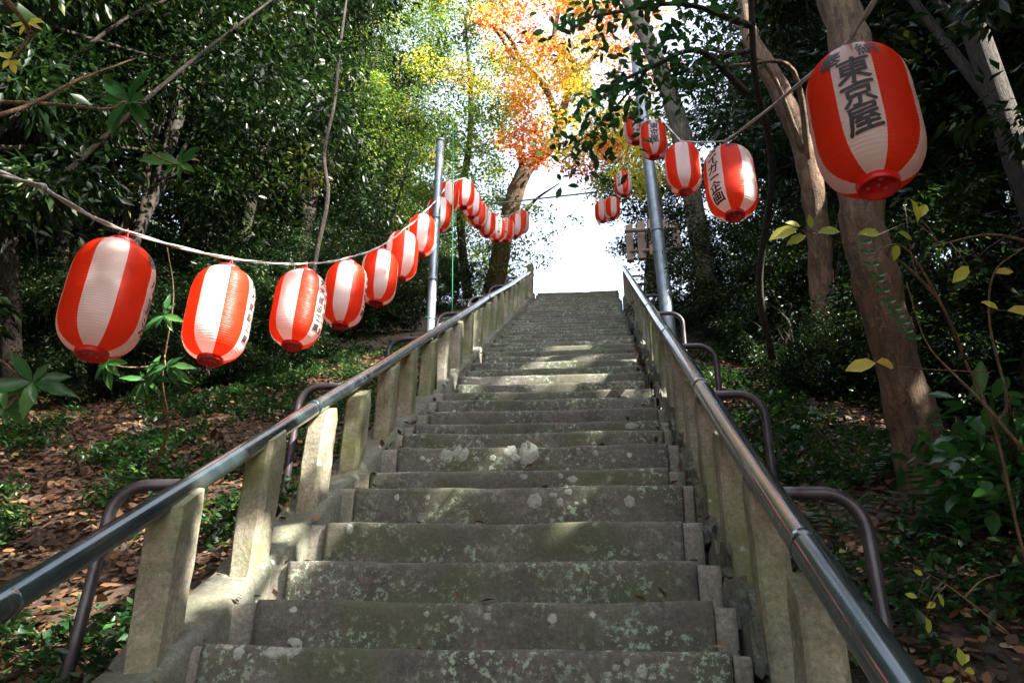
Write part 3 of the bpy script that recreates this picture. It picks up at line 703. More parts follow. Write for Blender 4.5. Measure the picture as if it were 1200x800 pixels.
# ---- right
RW = 'dark evergreen tree in the dense wall of foliage right of the stairs'; GR = 'dense evergreens right of the stairs'
for x, y, h in [(4.6,4.6,4.4),(6.6,5.0,4.0),(5.4,7.4,4.3),(3.7,8.9,4.2),(6.0,9.6,5.2),(8.0,7.5,5.6),(4.0,12.0,5.2),(6.8,12.4,5.5),(8.8,10.5,6.2),(4.9,13.2,3.0),(5.0,15.6,6.0),(5.0,8.0,8.3),(4.6,11.5,8.8),(7.2,9.6,9.2),(3.8,6.2,7.6)]:
    tree(x, y, h, 'e', RW, GR, s=(1, 1, random.uniform(1, 1.2)))
for x, y, h in [(7.5,4.5,13),(9.5,8,14.5),(8.5,.5,13),(10.5,4,16),(7,-3,12),(11,11,17),(11.5,-1,16)]:  # taller layer added to keep the sun off the left-hand trees
    tree(x, y, h, 'e', 'tall evergreen tree added right of the stairs to shade the left woods', 'added tall shade evergreens right of the stairs', s=(1.35,1.35,1.3), r0=.2)
for x, y, h in [(-7.0,3.0,8.4),(-6.6,5.4,9.6),(-6.4,1.2,6.8),(-9,10,11),(-5.3,9.5,9.6)]:
    tree(x, y, h, 'e', LW, GW, s=(1.1,1.1,1.2), r0=.08)
for x, y, h in [(10,14,5),(13,10,6),(9,17,6),(14,15,8),(7.2,18.5,5),(12,6,5),(15,4,7),(10.5,21,6),(8.5,9.5,3)]:
    tree(x, y, h, 'e', 'far evergreen tree closing the view behind the trees right of the stairs', 'far evergreens on the right', s=(1.8,1.8,2.0), r0=.22)
for x, y, h in [(-9,15,5),(-12,12,6),(-13,8,6),(-11,17,7),(-7.8,18,6),(-12,4,5),(-9.5,21,6),(-14,15,8)]:
    tree(x, y, h, 'e', 'far evergreen tree closing the view behind the trees left of the stairs', 'far evergreens on the left', s=(1.8,1.8,2.0), r0=.22)
def bush(px, py, sc, label, kind='e'):
    p = ground_at(px, py); tree(p.x, p.y, 1.7*sc, kind, label, None, s=(sc, sc, sc*.9), r0=.04, name='bush', nl=6, cat='bush')
for a in [(30,478,.42,'dark bush on the left slope just above the litter, nearest the left edge'),(105,466,.42,'dark bush on the left slope just above the litter, under the nearest lantern'),(262,452,.42,'dark bush on the left slope under the second lantern, closest to the litter'),(318,432,.4,'small dark bush on the left slope under the third lantern'),(372,405,.45,'small dark bush on the left slope between the third and fourth lanterns'),(-15,462,.5,'dark bush at the far left edge, left of the nearest lantern'),(62,446,.5,'dark bush on the slope below the nearest left lantern'),(140,440,.5,'dark bush behind the sapling between the first two lanterns'),(215,428,.55,'dark bush on the slope below the second lantern from the left'),(290,415,.55,'dark bush between the second and third lanterns from the left'),(345,398,.6,'dark bush behind the third lantern from the left'),(425,382,.5,'dark bush below the fourth and fifth lanterns from the left'),(475,372,.42,'dark bush behind the brightly sunlit lantern'),(528,362,.32,'dark bush just right of the left steel pole'),
          (842,392,.5,'bush on the right slope below the lantern with slanting writing'),(900,412,.55,'bush on the right slope left of the slender bent trunk'),(1010,440,.55,'bush between the slender bent trunk and the thick leaning trunk'),(1120,462,.6,'dark bush behind the thick leaning trunk'),(1195,480,.6,'dark bush at the right edge behind the thin bare shrub'),(872,362,.4,'small bush on the right bank just beyond the steel pole')]:
    bush(*a)
# ---- understorey shrubs at the back edge of the visible slope
for px, py, s_, lb in [(30,455,.7,'low shrub at the far left edge below the glossy leafy branch'),(110,470,.5,'small shrub on the litter left of the thin sapling'),(250,455,.45,'small shrub on the dark slope right of the thin sapling'),(400,398,.8,'low shrub behind the fourth lantern from the left'),(455,392,.7,'low shrub left of the foot of the left steel pole')]:
    p = ground_at(px, py); tree(p.x, p.y, .65*s_, 's', lb, 'low shrubs on the slopes', s=(s_,)*3, r0=.02, name='shrub', nl=5, cat='shrub')
for px, py, s_, lb in [(850,400,.7,'low shrub on the right slope just beyond the steel pole'),(905,432,.6,'low shrub with sunlit leaves left of the slender bent trunk'),(940,470,.5,'small shrub at the foot of the slender bent trunk'),(1020,470,.55,'small shrub left of the foot of the thick leaning trunk'),(1140,500,.6,'low shrub right of the thick leaning trunk'),(1000,420,1.0,'shrub behind the slender bent trunk')]:
    p = ground_at(px, py); tree(p.x, p.y, .6*s_, 's', lb, 'low shrubs on the slopes', s=(s_,)*3, r0=.02, name='shrub', nl=5, cat='shrub')
# ---- trunks that can be told apart
def trunk_thing(name, ctrl, matl, label, branches=(), cat='tree', sides=18):
    P, R = spline([(pt(*c[:3]), c[3]) for c in ctrl], 8)
    b0 = P[0]; root = tag(empty(name, b0), label, cat); parts = [tube(P, R, sides, .2, wob=7)]
    for br_ in branches:
        Q, S = spline([(pt(*c[:3]), c[3]) for c in br_], 6); parts.append(tube(Q, S, 10, .12, wob=6))
    link('trunk', mesh_py('trunk', parts, matl), root); return root
tA = trunk_thing('leaning_tree', [(1096,600,4.3,.2),(1083,545,4.35,.14),(1050,420,4.5,.122),(1015,280,4.75,.13),(1005,180,5.0,.13),(1000,70,5.3,.13),(975,-20,5.7,.125),(940,-110,6.2,.1)], M_BARK, 'thick leaning brown trunk behind the largest lantern on the right')
tB = trunk_thing('leaning_tree', [(972,452,7.8,.15),(966,400,7.8,.12),(962,320,7.9,.11),(958,260,8.0,.11),(940,170,8.2,.115),(905,90,8.5,.11),(880,45,8.8,.09),(868,-20,9.2,.07)], M_BARK, 'slender bent trunk between the right lanterns and the thick leaning trunk', [[(950,205,8.1,.04),(930,84,7.9,.025),(870,76,7.6,.015),(800,85,7.3,.006)],[(945,190,8.1,.03),(900,80,8,.02),(840,60,7.7,.012),(800,62,7.5,.005)]])
tC = trunk_thing('pale_tree', [(830,340,11.5,.15),(815,250,11.5,.14),(800,165,11.6,.14),(785,110,11.8,.13),(760,50,12.2,.12),(732,-10,12.8,.11)], M_BARKP, 'pale leaning trunk rising behind the right steel pole')
tD = trunk_thing('dark_trunk_tree', [(22,560,7.5,.13),(14,450,7.7,.1),(8,300,8,.1),(4,150,8.3,.1),(0,0,8.6,.1),(0,-100,9,.1)], M_BARKD, 'dark brown trunk at the far left edge')
tE = trunk_thing('thin_tree', [(362,345,9,.03),(372,290,9,.028),(384,230,9.1,.024),(380,180,9.3,.022),(392,120,9.8,.02),(398,60,10.3,.018),(410,-30,11,.014)], M_BARKD, 'thin crooked trunk above the fourth lantern on the left')
tF = trunk_thing('thin_tree', [(78,420,9.5,.08),(74,300,9.7,.08),(72,150,10,.075),(60,-20,10.5,.06)], M_BARKD, 'faint pale trunk deep in the shade at the upper left')
# ---- maple at the top of the stairs
mp = tag(empty('maple_tree', pt(582, 335, 17.6)), 'autumn maple with orange and yellow leaves leaning over the top of the stairs', 'maple tree')
MB = [[(578,345,15.2,.30),(588,290,15.2,.26),(600,240,15.3,.23),(615,200,15.4,.21),(645,172,15.6,.16),(660,145,15.8,.11)],
      [(645,172,15.6,.12),(655,150,15.7,.11),(640,105,15.6,.09),(612,72,15.5,.075),(592,38,15.4,.05),(560,28,15.2,.03)],
      [(650,165,15.6,.12),(665,110,16.2,.12),(672,75,16.6,.11),(650,50,16.8,.08),(655,10,17,.06)],
      [(660,145,15.8,.1),(690,125,16,.07),(715,105,16.2,.05),(730,70,16.5,.03)],
      [(670,90,16.4,.08),(700,60,16.6,.05),(715,10,17,.03)],[(605,72,15.5,.05),(570,25,15.3,.03),(540,40,15,.02)],[(613,205,15.4,.12),(612,185,15.3,.12),(606,172,15.3,.09)]]
MB = [[(a, b, c+2.4, r*.8) for a, b, c, r in q] for q in MB]
parts = []
for b_ in MB:
    P, R = spline([(pt(*c[:3]), c[3]) for c in b_], 6); parts.append(tube(P, R, 14, .2, wob=4))
link('trunk', mesh_py('trunk', parts, M_BARK), mp)
def px_cloud(specs, per, rad, seed):
    """clumps of points around picture positions at true depths"""
    g_ = np.random.default_rng(seed); P = []; Tn = []
    for (px, py, D, tn) in specs:
        c = np.array(pt(px, py, D)); m_ = int(per*g_.uniform(.6, 1.3)); q = g_.normal(size=(m_, 3)); q /= np.linalg.norm(q, axis=1)[:, None]
        P.append(c + q*(g_.random(m_)**.5)[:, None]*np.array([rad, rad, rad*.4])); Tn.append(np.clip(g_.normal(tn, .12, m_), 0, 1))
    return np.concatenate(P), np.concatenate(Tn)
rnd = random.Random(5); spec = []
for _ in range(175):
    px = rnd.gauss(655, 56); py = rnd.uniform(-60, 185)
    if py > 150 and abs(px-650) > 70: continue
    tn = .5 + .18*math.sin(px*.03) + rnd.uniform(-.25, .25) + (.25 if px < 600 else 0) - (.25 if py < 60 else 0)
    spec.append((px, py, rnd.uniform(15.2, 19.5), tn+.0))
for _ in range(14): spec.append((rnd.uniform(720,775), rnd.uniform(150,225), rnd.uniform(15,18), rnd.uniform(.5,.95)))
for _ in range(12): spec.append((rnd.uniform(620,720), rnd.uniform(170,200), rnd.uniform(16,18), rnd.uniform(.0,.4)))
P, tn = px_cloud(spec, 115, .4, 9); V, F = leaf_quads(P, .062, .8, .1, .6); 
link('crown', mesh_np('crown', V, F, M_MAPLE, tint=np.repeat(tn, 2)), mp)
gy = tag(empty('deciduous_tree', pt(545, 345, 17)), 'yellow-green tree filling the space between the left steel pole and the maple', 'tree')
rnd = random.Random(18); spec = [(rnd.uniform(478, 596), rnd.uniform(-20, 335), rnd.uniform(17,20), rnd.uniform(.05,.75)) for _ in range(200)]
P, tn = px_cloud(spec, 110, .42, 15); V, F = leaf_quads(P - np.array(gy.location), .075, .5, .2, .5); link('crown', mesh_np('crown', V, F, M_LEAFY, tint=np.repeat(tn, 2)), gy, False)
Pq, Rq = spline([(pt(548,350,18.6)-gy.location, .12), (pt(540,250,18.6)-gy.location, .1), (pt(552,140,18.8)-gy.location, .07), (pt(545,20,19)-gy.location, .03)], 6); link('trunk', mesh_py('trunk', [tube(Pq, Rq, 8, .1)], M_BARKD), gy, False)
gp = tag(empty('deciduous_tree', pt(560, 335, 19)), 'thin pale-leaved tree fringing the left side of the bright gap above the stairs', 'tree')
rnd = random.Random(8); spec = [(rnd.gauss(622, 20), rnd.uniform(235, 330), rnd.uniform(17.5,20), rnd.uniform(.2,.7)) for _ in range(24)] + [(rnd.uniform(585,612), rnd.uniform(225,335), rnd.uniform(17,19), .3) for _ in range(12)]
P, tn = px_cloud(spec, 40, .3, 10); V, F = leaf_quads(P - np.array(gp.location), .08, .5, .1, .5); link('crown', mesh_np('crown', V, F, M_LEAFY, tint=np.repeat(tn, 2)), gp, False)
Pq, Rq = spline([(pt(575,345,18.6)-gp.location, .09), (pt(592,290,18.6)-gp.location, .07), (pt(622,240,18.8)-gp.location, .04), (pt(655,215,19)-gp.location, .01)], 6); link('trunk', mesh_py('trunk', [tube(Pq, Rq, 8, .1)], M_BARKD), gp, False)
gd = tag(empty('evergreen_tree', pt(745, 330, 15.5)), 'dark evergreen on the bank against the right side of the bright gap', 'tree')
spec = []; rnd = random.Random(88)
while len(spec) < 130:
    px, py = rnd.uniform(690, 830), rnd.uniform(130, 315)
    if px < 698 + max(0, py-225)*.42: continue
    if py < 205 and px < 760 and rnd.random() < .6: continue
    spec.append((px, py, rnd.uniform(18,20.5), rnd.uniform(.15,.6)))
P, tn = px_cloud(spec, 120, .38, 12); V, F = leaf_quads(P - np.array(gd.location), .085, .45, .1, .5); link('crown', mesh_np('crown', V, F, M_LEAF, tint=np.repeat(tn, 2)), gd, False)
Pq, Rq = spline([(pt(762,345,16)-gd.location, .14), (pt(765,250,16)-gd.location, .11), (pt(760,190,16)-gd.location, .07), (pt(750,140,16)-gd.location, .02)], 6); link('trunk', mesh_py('trunk', [tube(Pq, Rq, 10, .1)], M_BARKD), gd, False)
go_ = tag(empty('deciduous_tree', pt(770, 335, 17.5)), 'olive and gold tree between the maple and the right steel pole', 'tree')
spec = [(rnd.uniform(690,770), rnd.uniform(120,238), rnd.uniform(18.3,20.5), rnd.uniform(.5,1)) for _ in range(70)]
P, tn = px_cloud(spec, 80, .4, 13); V, F = leaf_quads(P - np.array(go_.location), .08, .6, .1, .5); link('crown', mesh_np('crown', V, F, M_LEAFY, tint=np.repeat(tn, 2)), go_, False)
Pq, Rq = spline([(pt(775,345,17.8)-go_.location, .12), (pt(770,230,17.8)-go_.location, .09), (pt(750,170,17.8)-go_.location, .05), (pt(735,130,17.8)-go_.location, .02)], 6); link('trunk', mesh_py('trunk', [tube(Pq, Rq, 10, .1)], M_BARK), go_, False)
# ---- camellia with dark leaves in front of the sky, upper right of centre
cm = tag(empty('camellia_tree', ground_at(840, 380)), 'camellia with dark oval leaves silhouetted against the sky above the right lanterns', 'tree')
stems = [[(905,420,6.4,.03),(890,330,6.2,.026),(905,200,5.9,.024),(885,90,5.5,.022),(880,-20,5.3,.02)],[(875,110,5.4,.03),(820,60,5.2,.018),(760,80,5.0,.012),(700,110,4.9,.008),(672,125,4.85,.004)],[(878,30,5.35,.025),(800,5,5.2,.016),(720,15,5.1,.01),(650,30,5.0,.004)],[(760,80,5.0,.01),(735,110,5,.008),(700,150,4.9,.005),(680,165,4.85,.003)],[(878,60,5.4,.02),(830,70,5.3,.014),(790,85,5.2,.008),(760,50,5.1,.004)],[(860,-10,5.3,.02),(800,-40,5.2,.012),(740,-10,5.1,.006)]]
parts = []; tips = []
for b_ in stems:
    Pq, Rq = spline([(pt(*c[:3]), c[3]) for c in b_], 7); parts.append(tube(Pq, Rq, 8, .1)); 
    if b_[0][3] < .0295: tips += Pq[3:]
def broad_on(points, n, L, W_, spread, seed, droop=.25, flat=.55):
    g_ = np.random.default_rng(seed); idx = g_.integers(0, len(points), n)
    C = np.array([points[i] for i in idx]) + g_.normal(size=(n, 3))*spread
    d, nn = rot_frames(n, droop, flat); Ls_ = L*g_.uniform(.7, 1.2, n); V, F, k = leaf_broad(C, d, nn, Ls_, Ls_*W_); tn = np.repeat(g_.random(n), k); return V, F, tn
link('trunk', mesh_py('trunk', parts, M_BARKD), cm)
V, F, tn = broad_on(tips, 900, .072, .5, .12, 4); link('crown', mesh_np('crown', V, F, M_BROAD, tint=tn*.5), cm)
# ---- whorled leaf sprays at the left
def whorl_branch(ctrl, whorls, label, L=.13, matl=M_BROAD, name='leafy_branch', cat='branch', seed=1, nleaf=9, wd=.3, tint0=0.2):
    rnd_ = random.Random(seed); P, R = spline([(pt(*c[:3]), c[3]) for c in ctrl], 7)
    root = tag(empty(name, P[0]), label, cat); parts = [tube(P, R, 8, .08)]
    for (px, py, D, sc) in whorls:
        w_ = pt(px, py, D); q = min(P, key=lambda a_: (a_-w_).length)
        Q, S = spline([(q, .005), (q.lerp(w_, .6)+Vector((0,0,-.02)), .004), (w_, .003)], 4); parts.append(tube(Q, S, 6))
    link('twig', mesh_py('twig', parts, M_TWIG), root)
    for (px, py, D, sc) in whorls:
        w_ = np.array(pt(px, py, D)); n_ = nleaf; C = np.repeat(w_[None], n_, 0); dd = []; nn = []
        ax = (-Vector(fwd)*.75 + Vector((rnd_.uniform(-.35,.35), rnd_.uniform(-.2,.2), .35))).normalized(); a1 = ax.orthogonal().normalized(); a2 = ax.cross(a1)
        for k in range(n_):
            t_ = 2*math.pi*k/n_ + rnd_.uniform(-.5,.5); d = (a1*math.cos(t_)+a2*math.sin(t_) + ax*rnd_.uniform(-.5,.8) - Vector((0,0,rnd_.uniform(0,.5)))).normalized(); dd.append(d); nn.append((ax - d*ax.dot(d)).normalized())
        Ls_ = np.array([L*sc*rnd_.uniform(.5, 1.2) for _ in range(n_)])
        for k in range(n_):
            V, F, kk = leaf_broad(C[k:k+1], np.array([dd[k]]), np.array([nn[k]]), Ls_[k:k+1], Ls_[k:k+1]*wd*rnd_.uniform(.8,1.2), rnd_.uniform(.2,.8))
            link('leaf', mesh_np('leaf', V, F, matl, True, tint=np.full(kk, min(1, tint0+rnd_.random()*.7))), root)
    return root
whorl_branch([(-40,145,2.4,.008),(30,125,2.6,.007),(90,95,2.8,.006),(160,68,3.0,.003)], [], 'bare reddish twig slanting across the upper left shade', seed=2)
whorl_branch([(-40,118,2.8,.007),(60,122,2.85,.006),(125,128,2.9,.005),(150,122,2.95,.004),(178,178,3.0,.004),(212,194,3.05,.003)], [(152,120,2.95,.9),(212,192,3.05,.85)], 'leafy branch with two whorls of glossy leaves at the upper left', L=.15, seed=4, nleaf=10, wd=.36, tint0=.3)
whorl_branch([(-60,470,3.0,.008),(-10,420,3.1,.006),(30,450,3.2,.004)], [(38,448,3.2,1.0),(5,480,3.2,.8)], 'leafy branch with glossy whorls at the left edge under the first lantern', L=.15, seed=6, wd=.34, tint0=.3)
whorl_branch([(178,560,5.0,.009),(196,500,4.7,.008),(190,440,4.5,.007),(203,350,4.4,.005),(196,290,4.4,.003)], [(196,428,4.4,1.1),(125,425,4.3,1.0),(192,370,4.4,.8),(172,445,4.4,1.0)], 'leafy sapling between the first two lanterns on the left', L=.145, seed=8, name='sapling', cat='sapling', wd=.26, tint0=.2)
whorl_branch([(-20,-30,1.9,.008),(20,15,1.95,.006),(38,40,2.0,.004)], [(32,28,2.0,.8),(12,70,2.0,.7)], 'pale yellowing leaves on a twig in the top left corner', L=.075, matl=M_YELLOW, seed=11, nleaf=6, wd=.45, tint0=.3)
# ---- bare shrub with yellow leaves at the right edge
def bare_shrub(label, stems_, leaves_, seed, matl=M_YELLOW, L=.085, name='bare_shrub', r=.008):
    root = tag(empty(name, pt(*stems_[0][0])), label, 'shrub'); parts = []
    for s_ in stems_:
        n_ = len(s_); P, R = spline([(pt(*c), r*(1-.75*i/(n_-1))) for i, c in enumerate(s_)], 6); parts.append(tube(P, R, 7, .1))
    SP = [pt(*c) for s_ in stems_ for c in s_] + [q for s_ in stems_ for q in spline([(pt(*c), 0) for c in s_], 6)[0]]
    for (px, py, D, ang, sc) in leaves_:
        w_ = pt(px, py, D); q = min(SP, key=lambda a_: (a_-w_).length)
        if .004 < (q-w_).length < .45: parts.append(tube([q, q.lerp(w_, .5)+Vector((0,0,.012)), w_], [.0022, .0018, .0014], 5))
    link('stem', mesh_py('stem', parts, M_TWIG), root); rnd_ = random.Random(seed)
    for (px, py, D, ang, sc) in leaves_:
        a_ = math.radians(ang); d = Vector(RT)*math.cos(a_) + Vector(UP)*math.sin(a_) + Vector(fwd)*rnd_.uniform(-.35,.35); d.normalize()
        nn = -Vector(fwd)*.8 + Vector(UP)*.6 + Vector(RT)*rnd_.uniform(-.4,.4); nn = (nn - d*nn.dot(d)).normalized()
        l_ = np.array([L*sc]); V, F, kk = leaf_broad(np.array([pt(px, py, D)]), np.array([d]), np.array([nn]), l_, l_*.5, .4)
        link('leaf', mesh_np('leaf', V, F, matl, True, tint=np.full(kk, rnd_.random())), root)
bare_shrub('thin bare shrub with a few yellow leaves at the right edge of the view', [[(1230,720,2.9),(1200,650,3.0),(1165,500,3.1),(1130,420,3.2),(1100,350,3.3),(1072,315,3.4),(1060,240,3.5)],[(1165,500,3.1),(1180,470,3.1),(1160,380,3.2),(1165,320,3.2),(1200,290,3.2)],[(1100,350,3.3),(1060,310,3.3),(1040,300,3.3)],[(1210,540,3.0),(1150,470,3.1),(1120,440,3.2),(1085,400,3.3),(1062,330,3.4)],[(1130,420,3.2),(1110,370,3.1),(1060,290,3.1),(1015,300,3.0)],[(1230,290,3.2),(1160,275,3.2),(1090,290,3.2)]],
  [(1032,274,3.3,175,1.1),(1052,272,3.3,-20,.9),(1050,285,3.3,-100,.9),(1075,262,3.3,100,1.2),(1078,255,3.3,60,.9),(1180,364,3.1,0,1.2),(1170,362,3.1,150,.8),(1135,312,3.1,-140,1.1),(1165,320,3.2,10,.9)], 3)
bare_shrub('low twig with pale yellow-green leaves in front of the thick leaning trunk', [[(1160,436,2.9),(1080,432,2.8),(1025,424,2.7)]], [(1027,425,2.7,190,1.0),(1027,424,2.7,-8,.85)], 5, L=.1, r=.003)
bare_shrub('drooping twig with yellow-green leaves below the largest lantern', [[(1060,262,3.6),(1000,285,3.4),(960,275,3.2),(935,268,3.1)]], [(935,268,3.1,195,1.3),(938,266,3.1,160,.7),(950,268,3.1,100,.6),(958,273,3.1,10,1.0),(945,276,3.1,200,.9)], 7, L=.09, r=.003)
bare_shrub('small seedling with bright yellow leaves on the litter at the lower right', [[(1180,740,2.5),(1130,700,2.5),(1105,682,2.5),(1075,665,2.5)],[(1130,700,2.5),(1150,680,2.5),(1175,672,2.5)]], [(1098,695,2.5,-60,.5),(1075,700,2.5,160,.4),(1085,712,2.5,20,.5),(1070,668,2.5,-20,.4),(1085,722,2.5,-80,.6)], 8, L=.09, r=.004)
bare_shrub('small plant with bright green leaves at the lower right corner', [[(1130,830,2.35),(1125,790,2.35)]], [(1128,780,2.35,100,.7),(1125,778,2.35,40,.6),(1130,785,2.35,-10,.6),(1120,795,2.35,190,.5),(1128,800,2.35,-30,.7)], 9, L=.075, r=.004)
# dark broad-leaved shrub at the right edge
sh = tag(empty('broad_leaved_shrub', ground_at(1150, 600)), 'dark broad-leaved shrub at the right edge beside the leaning trunk', 'shrub')
parts = []; tips = []; rnd = random.Random(12)
for _ in range(16):
    a_ = (rnd.uniform(1120,1220), rnd.uniform(640,680), 3.9); b_ = (a_[0]+rnd.uniform(-20,40), rnd.uniform(460,620), rnd.uniform(3.4,4.2)); P, R = spline([(pt(*a_), .01), (pt((a_[0]+b_[0])/2+10, (a_[1]+b_[1])/2, 3.9), .007), (pt(*b_), .003)], 6); parts.append(tube(P, R, 6)); tips += P[5:]
link('stem', mesh_py('stem', parts, M_TWIG), sh)
V, F, tn = broad_on(tips, 600, .12, .48, .1, 14, .15, .5); link('crown', mesh_np('crown', V, F, M_BROAD, tint=tn*.8), sh)
# ivy climbing the thick trunk
iv = tag(empty('climbing_vine', pt(1088, 500, 4.3)), 'line of small dark vine leaves climbing the thick leaning trunk', 'vine')
C = []; 
for i, (px, py) in enumerate([(1013,285),(1019,297),(1022,311),(1028,323),(1028,330),(1034,342),(1041,354),(1048,363),(1052,371),(1058,379),(1061,389),(1071,397)]):
    for s_ in (-1, 1):
        d = (Vector(RT)*s_*.9 + Vector(UP)*.35).normalized(); nn = (-Vector(fwd)*.8 + Vector(UP)*.5); nn = (nn-d*nn.dot(d)).normalized(); l_ = np.array([.045])
        D = 4.47 - .002*(py-290); V, F, kk = leaf_broad(np.array([pt(px, py, D)]), np.array([d]), np.array([nn]), l_, l_*.7, .2); link('leaf', mesh_np('leaf', V, F, M_BROAD, tint=np.full(kk, .5)), iv)
# ------------------------------------------------------------------ ferns
def frond_mesh(seed, L=.3, n=11):
    rnd_ = random.Random(seed); V = []; F = []
    for k in range(1, n+1):
        f = k/n; c = Vector((L*f, 0, .12*L*math.sin(f*2.4)*2.2)); w_ = L*.34*math.sin(math.pi*min(1, f*.93+.09))**.8
        for s_ in (-1, 1):
            i = len(V); d = Vector((.35, s_, -.12)).normalized(); e = Vector((1, 0, 0))
            V += [c-e*.002, c+d*w_*.5-e*L*.022, c+d*w_, c+d*w_*.5+e*L*.022+Vector((0,0,.004))]; F += [(i, i+1, i+2), (i, i+2, i+3)]
    i = len(V); V += [Vector((0,-.002,0)), Vector((0,.002,0)), Vector((L,0,.12*L*math.sin(2.4)*2.2))]; F.append((i, i+1, i+2))
    return mesh_np('frond', [tuple(v) for v in V], F, M_COVER, tint=np.full(len(F), .45+.2*rnd_.random()))
FR = [frond_mesh(i) for i in range(3)]
def fern(px, py, s_, label):
    p = ground_at(px, py); root = tag(empty('fern', (p.x, p.y, G(p.x, p.y))), label, 'fern', 'ferns on the slopes')
    for k in range(7):
        o = bpy.data.objects.new('frond', FR[k % 3]); COL.objects.link(o); o.parent = root; o.rotation_euler = (0, -.5+random.uniform(-.25,.2), k*.9+random.uniform(-.3,.3)); o.scale = (s_,)*3; o.location = (0, 0, .02)
fern(1135,640,1.5,'large fern at the right edge below the broad-leaved shrub'); fern(1010,575,1.1,'fern behind the nearest bracket of the right handrail')
fern(985,640,1.0,'small fern seen inside the curve of the right handrail bracket'); fern(872,370,1.6,'fern below the lantern with slanting writing'); fern(1050,560,1.0,'small fern at the foot of the thick leaning trunk')
# ------------------------------------------------------------------ litter and ground cover
def scatter(n, boxes, seed):
    g_ = np.random.default_rng(seed); P = []
    for (x0, x1, y0, y1, share) in boxes:
        m_ = int(n*share); x = g_.uniform(x0, x1, m_); y = y0 + (y1-y0)*g_.random(m_)**1.25; P.append(np.stack([x, y], 1))
    P = np.concatenate(P); return np.array([(a, b, G(a, b)) for a, b in P])
C = scatter(52000, [(-6.2,-1.57,1.2,9,.56),(.70,4.6,1.2,9,.44)], 21); n_ = len(C); C[:, 2] += RNG.uniform(.004, .04, n_)
d = RNG.normal(size=(n_, 3)); d[:, 2] *= .3; d[:, 2] += d[:, 1]*T*.7; d /= np.linalg.norm(d, axis=1)[:, None]
nn = np.array([0, -T, 1.0]) + RNG.normal(size=(n_, 3))*.5; nn -= (nn*d).sum(1)[:, None]*d; nn /= np.linalg.norm(nn, axis=1)[:, None]
s = np.cross(d, nn); L = RNG.uniform(.025, .075, n_)[:, None]; Wd = L*RNG.uniform(.35, .8, n_)[:, None]*.5; cu = RNG.uniform(-.1, .5, n_)[:, None]
V = np.empty((n_, 6, 3)); V[:, 0] = C - d*L*.5 + nn*L*cu*.3; V[:, 1] = C - d*L*.1 + s*Wd + nn*Wd*cu; V[:, 2] = C + d*L*.25 + s*Wd*.8 + nn*Wd*cu; V[:, 3] = C + d*L*.55 + nn*L*cu*.3; V[:, 4] = C + d*L*.25 - s*Wd*.8 + nn*Wd*cu; V[:, 5] = C - d*L*.1 - s*Wd + nn*Wd*cu
i = np.arange(n_)[:, None]*6; F = (i + np.array([0,1,5, 1,2,4, 1,4,5, 2,3,4])).reshape(-1, 3); tn = np.repeat(np.clip(RNG.beta(2, 2.4, n_), 0, 1), 4)
lo = link('fallen_leaves', mesh_np('fallen_leaves', V.reshape(-1, 3), F, M_LITTER, tint=tn)); tag(lo, 'brown and orange fallen leaves covering both slopes', 'leaf litter', kind='stuff')
# green ground cover in noise-driven patches
C0 = scatter(26000, [(-6.2,-1.6,1.2,9.5,.52),(.72,5.0,1.2,9.5,.48)], 22)
keep = [k for k, c in enumerate(C0) if noise.noise(Vector((c[0]*1.3, c[1]*1.3, 3))) + .35*noise.noise(Vector((c[0]*4, c[1]*4, 8))) > (.0 if c[0] < 0 else -.08)]
C0 = C0[keep]; m_ = len(C0); per = 7
hgt = RNG.uniform(.02, .13, m_); C = np.repeat(C0, per, 0) + RNG.normal(size=(m_*per, 3))*np.array([.035,.035,.0]); C[:, 2] = np.repeat(C0[:, 2] + hgt, per) + RNG.uniform(-.03, .03, m_*per)
V, F = leaf_quads(C, .05, .5, .05, .6); tn = np.repeat(np.clip(np.repeat(RNG.normal(.45, .2, m_), per) + RNG.normal(0, .12, m_*per), 0, 1), 2)
go = link('ground_cover', mesh_np('ground_cover', V, F, M_COVER, tint=tn)); tag(go, 'low green ground cover plants among the fallen leaves', 'ground cover', kind='stuff')
# leaves blown against the curbs, the posts' feet and into the corners of the treads
P_ = []
for _ in range(520):
    y = RNG.uniform(1.9, 9); k = RNG.integers(0, 3)
    if k == 0: P_.append((RNG.uniform(-1.56, -1.50), y, T*y - 1.56))
    elif k == 1: P_.append((RNG.uniform(.60, .68), y, T*y - 1.69))
    else:
        j_ = int(RNG.integers(3, 22)); x_ = RNG.uniform(XL, XR) if RNG.random() < .35 else (XL+RNG.random()*.18 if RNG.random() < .5 else XR-RNG.random()*.15)
        P_.append((x_, YS[j_]+RNG.uniform(.0, .06), T*YS[j_] - 1.55 + .006))
C = np.array(P_); V, F = leaf_quads(C, .045, .6, -.05, .75); so_ = link('fallen_leaves', mesh_np('fallen_leaves', V, F, M_LITTER, tint=np.repeat(np.clip(RNG.beta(2, 2, len(C))+.1, 0, 1), 2)))
tag(so_, 'scattered fallen leaves caught on the step edges and along the curbs', 'leaf litter', kind='stuff')
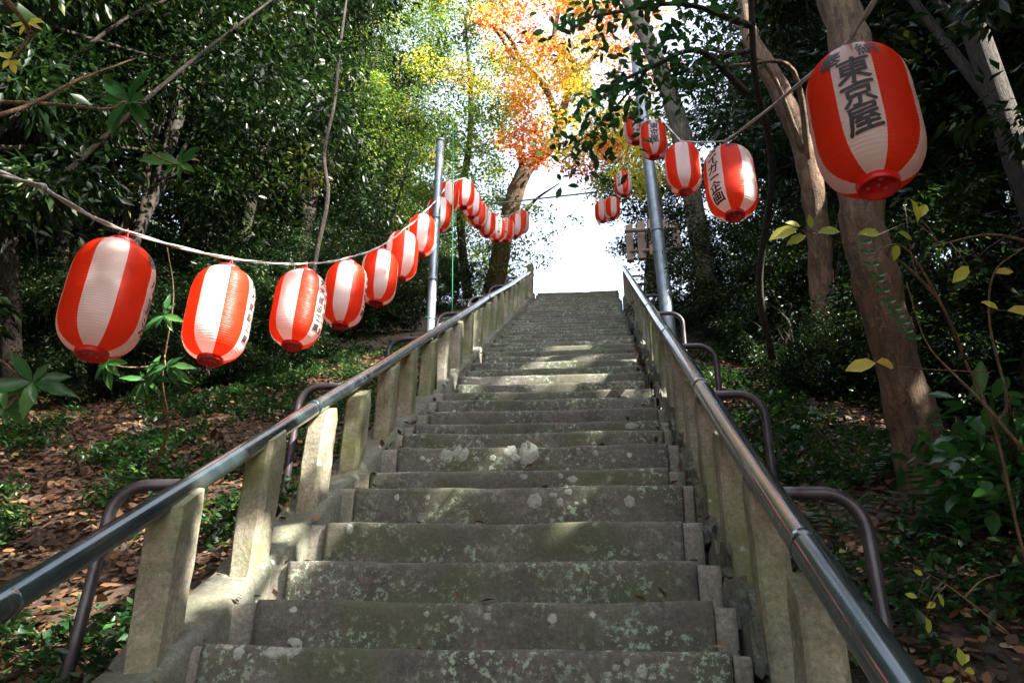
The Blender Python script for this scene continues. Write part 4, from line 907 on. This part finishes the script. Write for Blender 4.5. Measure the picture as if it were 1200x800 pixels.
# ------------------------------------------------------------------ timber fence at the upper right
fc = tag(empty('picket_fence', pt(765, 300, 14.5)), 'weathered picket fence on the bank at the upper right of the stairs', 'fence')
for i, (px, py0, py1, D) in enumerate([(739,262,306,14.6),(753,258,304,14.4),(766,255,299,14.2),(781,256,298,14),(794,258,292,13.8)]):
    a = pt(px, py1, D); b_ = Vector((a.x, a.y, a.z)); h_ = (pt(px, py0, D)-pt(px, py1, D)).length*1.12; bm = bmesh.new(); bmesh.ops.create_cube(bm, size=1)
    for v in bm.verts: v.co = Vector((v.co.x*.13 + .01*noise.noise(v.co*3+Vector((i,0,0))), v.co.y*.1, (v.co.z+.5)*h_ + (.03 if v.co.z > 0 and v.co.x > 0 else 0))) + b_
    bmesh.ops.bevel(bm, geom=bm.edges, offset=.012, segments=1); me = bpy.data.meshes.new('picket'); bm.to_mesh(me); bm.free(); me.materials.append(M_WOOD); link('picket', me, fc)
for py in (268, 292):
    link('rail', mesh_py('rail', [tube([pt(733,py+3,14.75), pt(800,py-1,13.8)], [.035,.035], 8)], M_WOOD), fc)
# ------------------------------------------------------------------ mostly unseen trees added for shade, leaves cut away to make sun patches
for i, (x, y, h, sc) in enumerate([(5.2,1.2,5.2,1.15),(7.6,2.6,6.8,1.2),(5.6,-1.6,5.6,1.15),(3.4,-.4,7.2,1.0),(8.4,-.6,7.5,1.3),(4.6,3.2,8.6,1.15),(7.4,5.0,9.6,1.2),(9.5,2,9.5,1.3),(1.8,-2.8,8.5,1.1),(4.0,.6,3.6,.8),(-3.6,.2,5.6,1.0),(-5.5,-1.8,6.5,1.2),(6.2,3.8,5.4,1.1),(-4.8,.9,4.6,.9),(-6.8,.2,7.5,1.2),(-3.2,-1.6,7.0,1.0),(-8.5,2.5,7.5,1.3),(-5.2,2.6,9.0,1.1)]):
    P, tn, cs = clump_points(150, 190, (2.5*sc, 2.5*sc, 2.3*sc), .6*sc, 400+i, .4); z = G(x, y); P = P + np.array([x, y, z+h])
    ok = sun_keep(P, .08)
    P = P[ok]; tn = tn[ok]; V, F = leaf_quads(P, .14, .55, .25, .45); V -= np.array([x, y, z])
    root = tag(empty('evergreen_tree', (x, y, z)), 'tall evergreen tree added to shade the near end of the stairs', 'tree', 'added shade trees beside the near stairs')
    link('crown', mesh_np('crown', V, F, M_LEAF, tint=np.repeat(tn, 2)), root, False)
    cc = [(c[0], c[1], h+c[2]) for c in cs]; link('trunk', mesh_py('trunk', limbs((0,0,0), cc, .16 if x > 0 else .09, Vector((0,0,h+1)), 6 if x > 0 else 1, seed=i), M_BARKD), root, False)
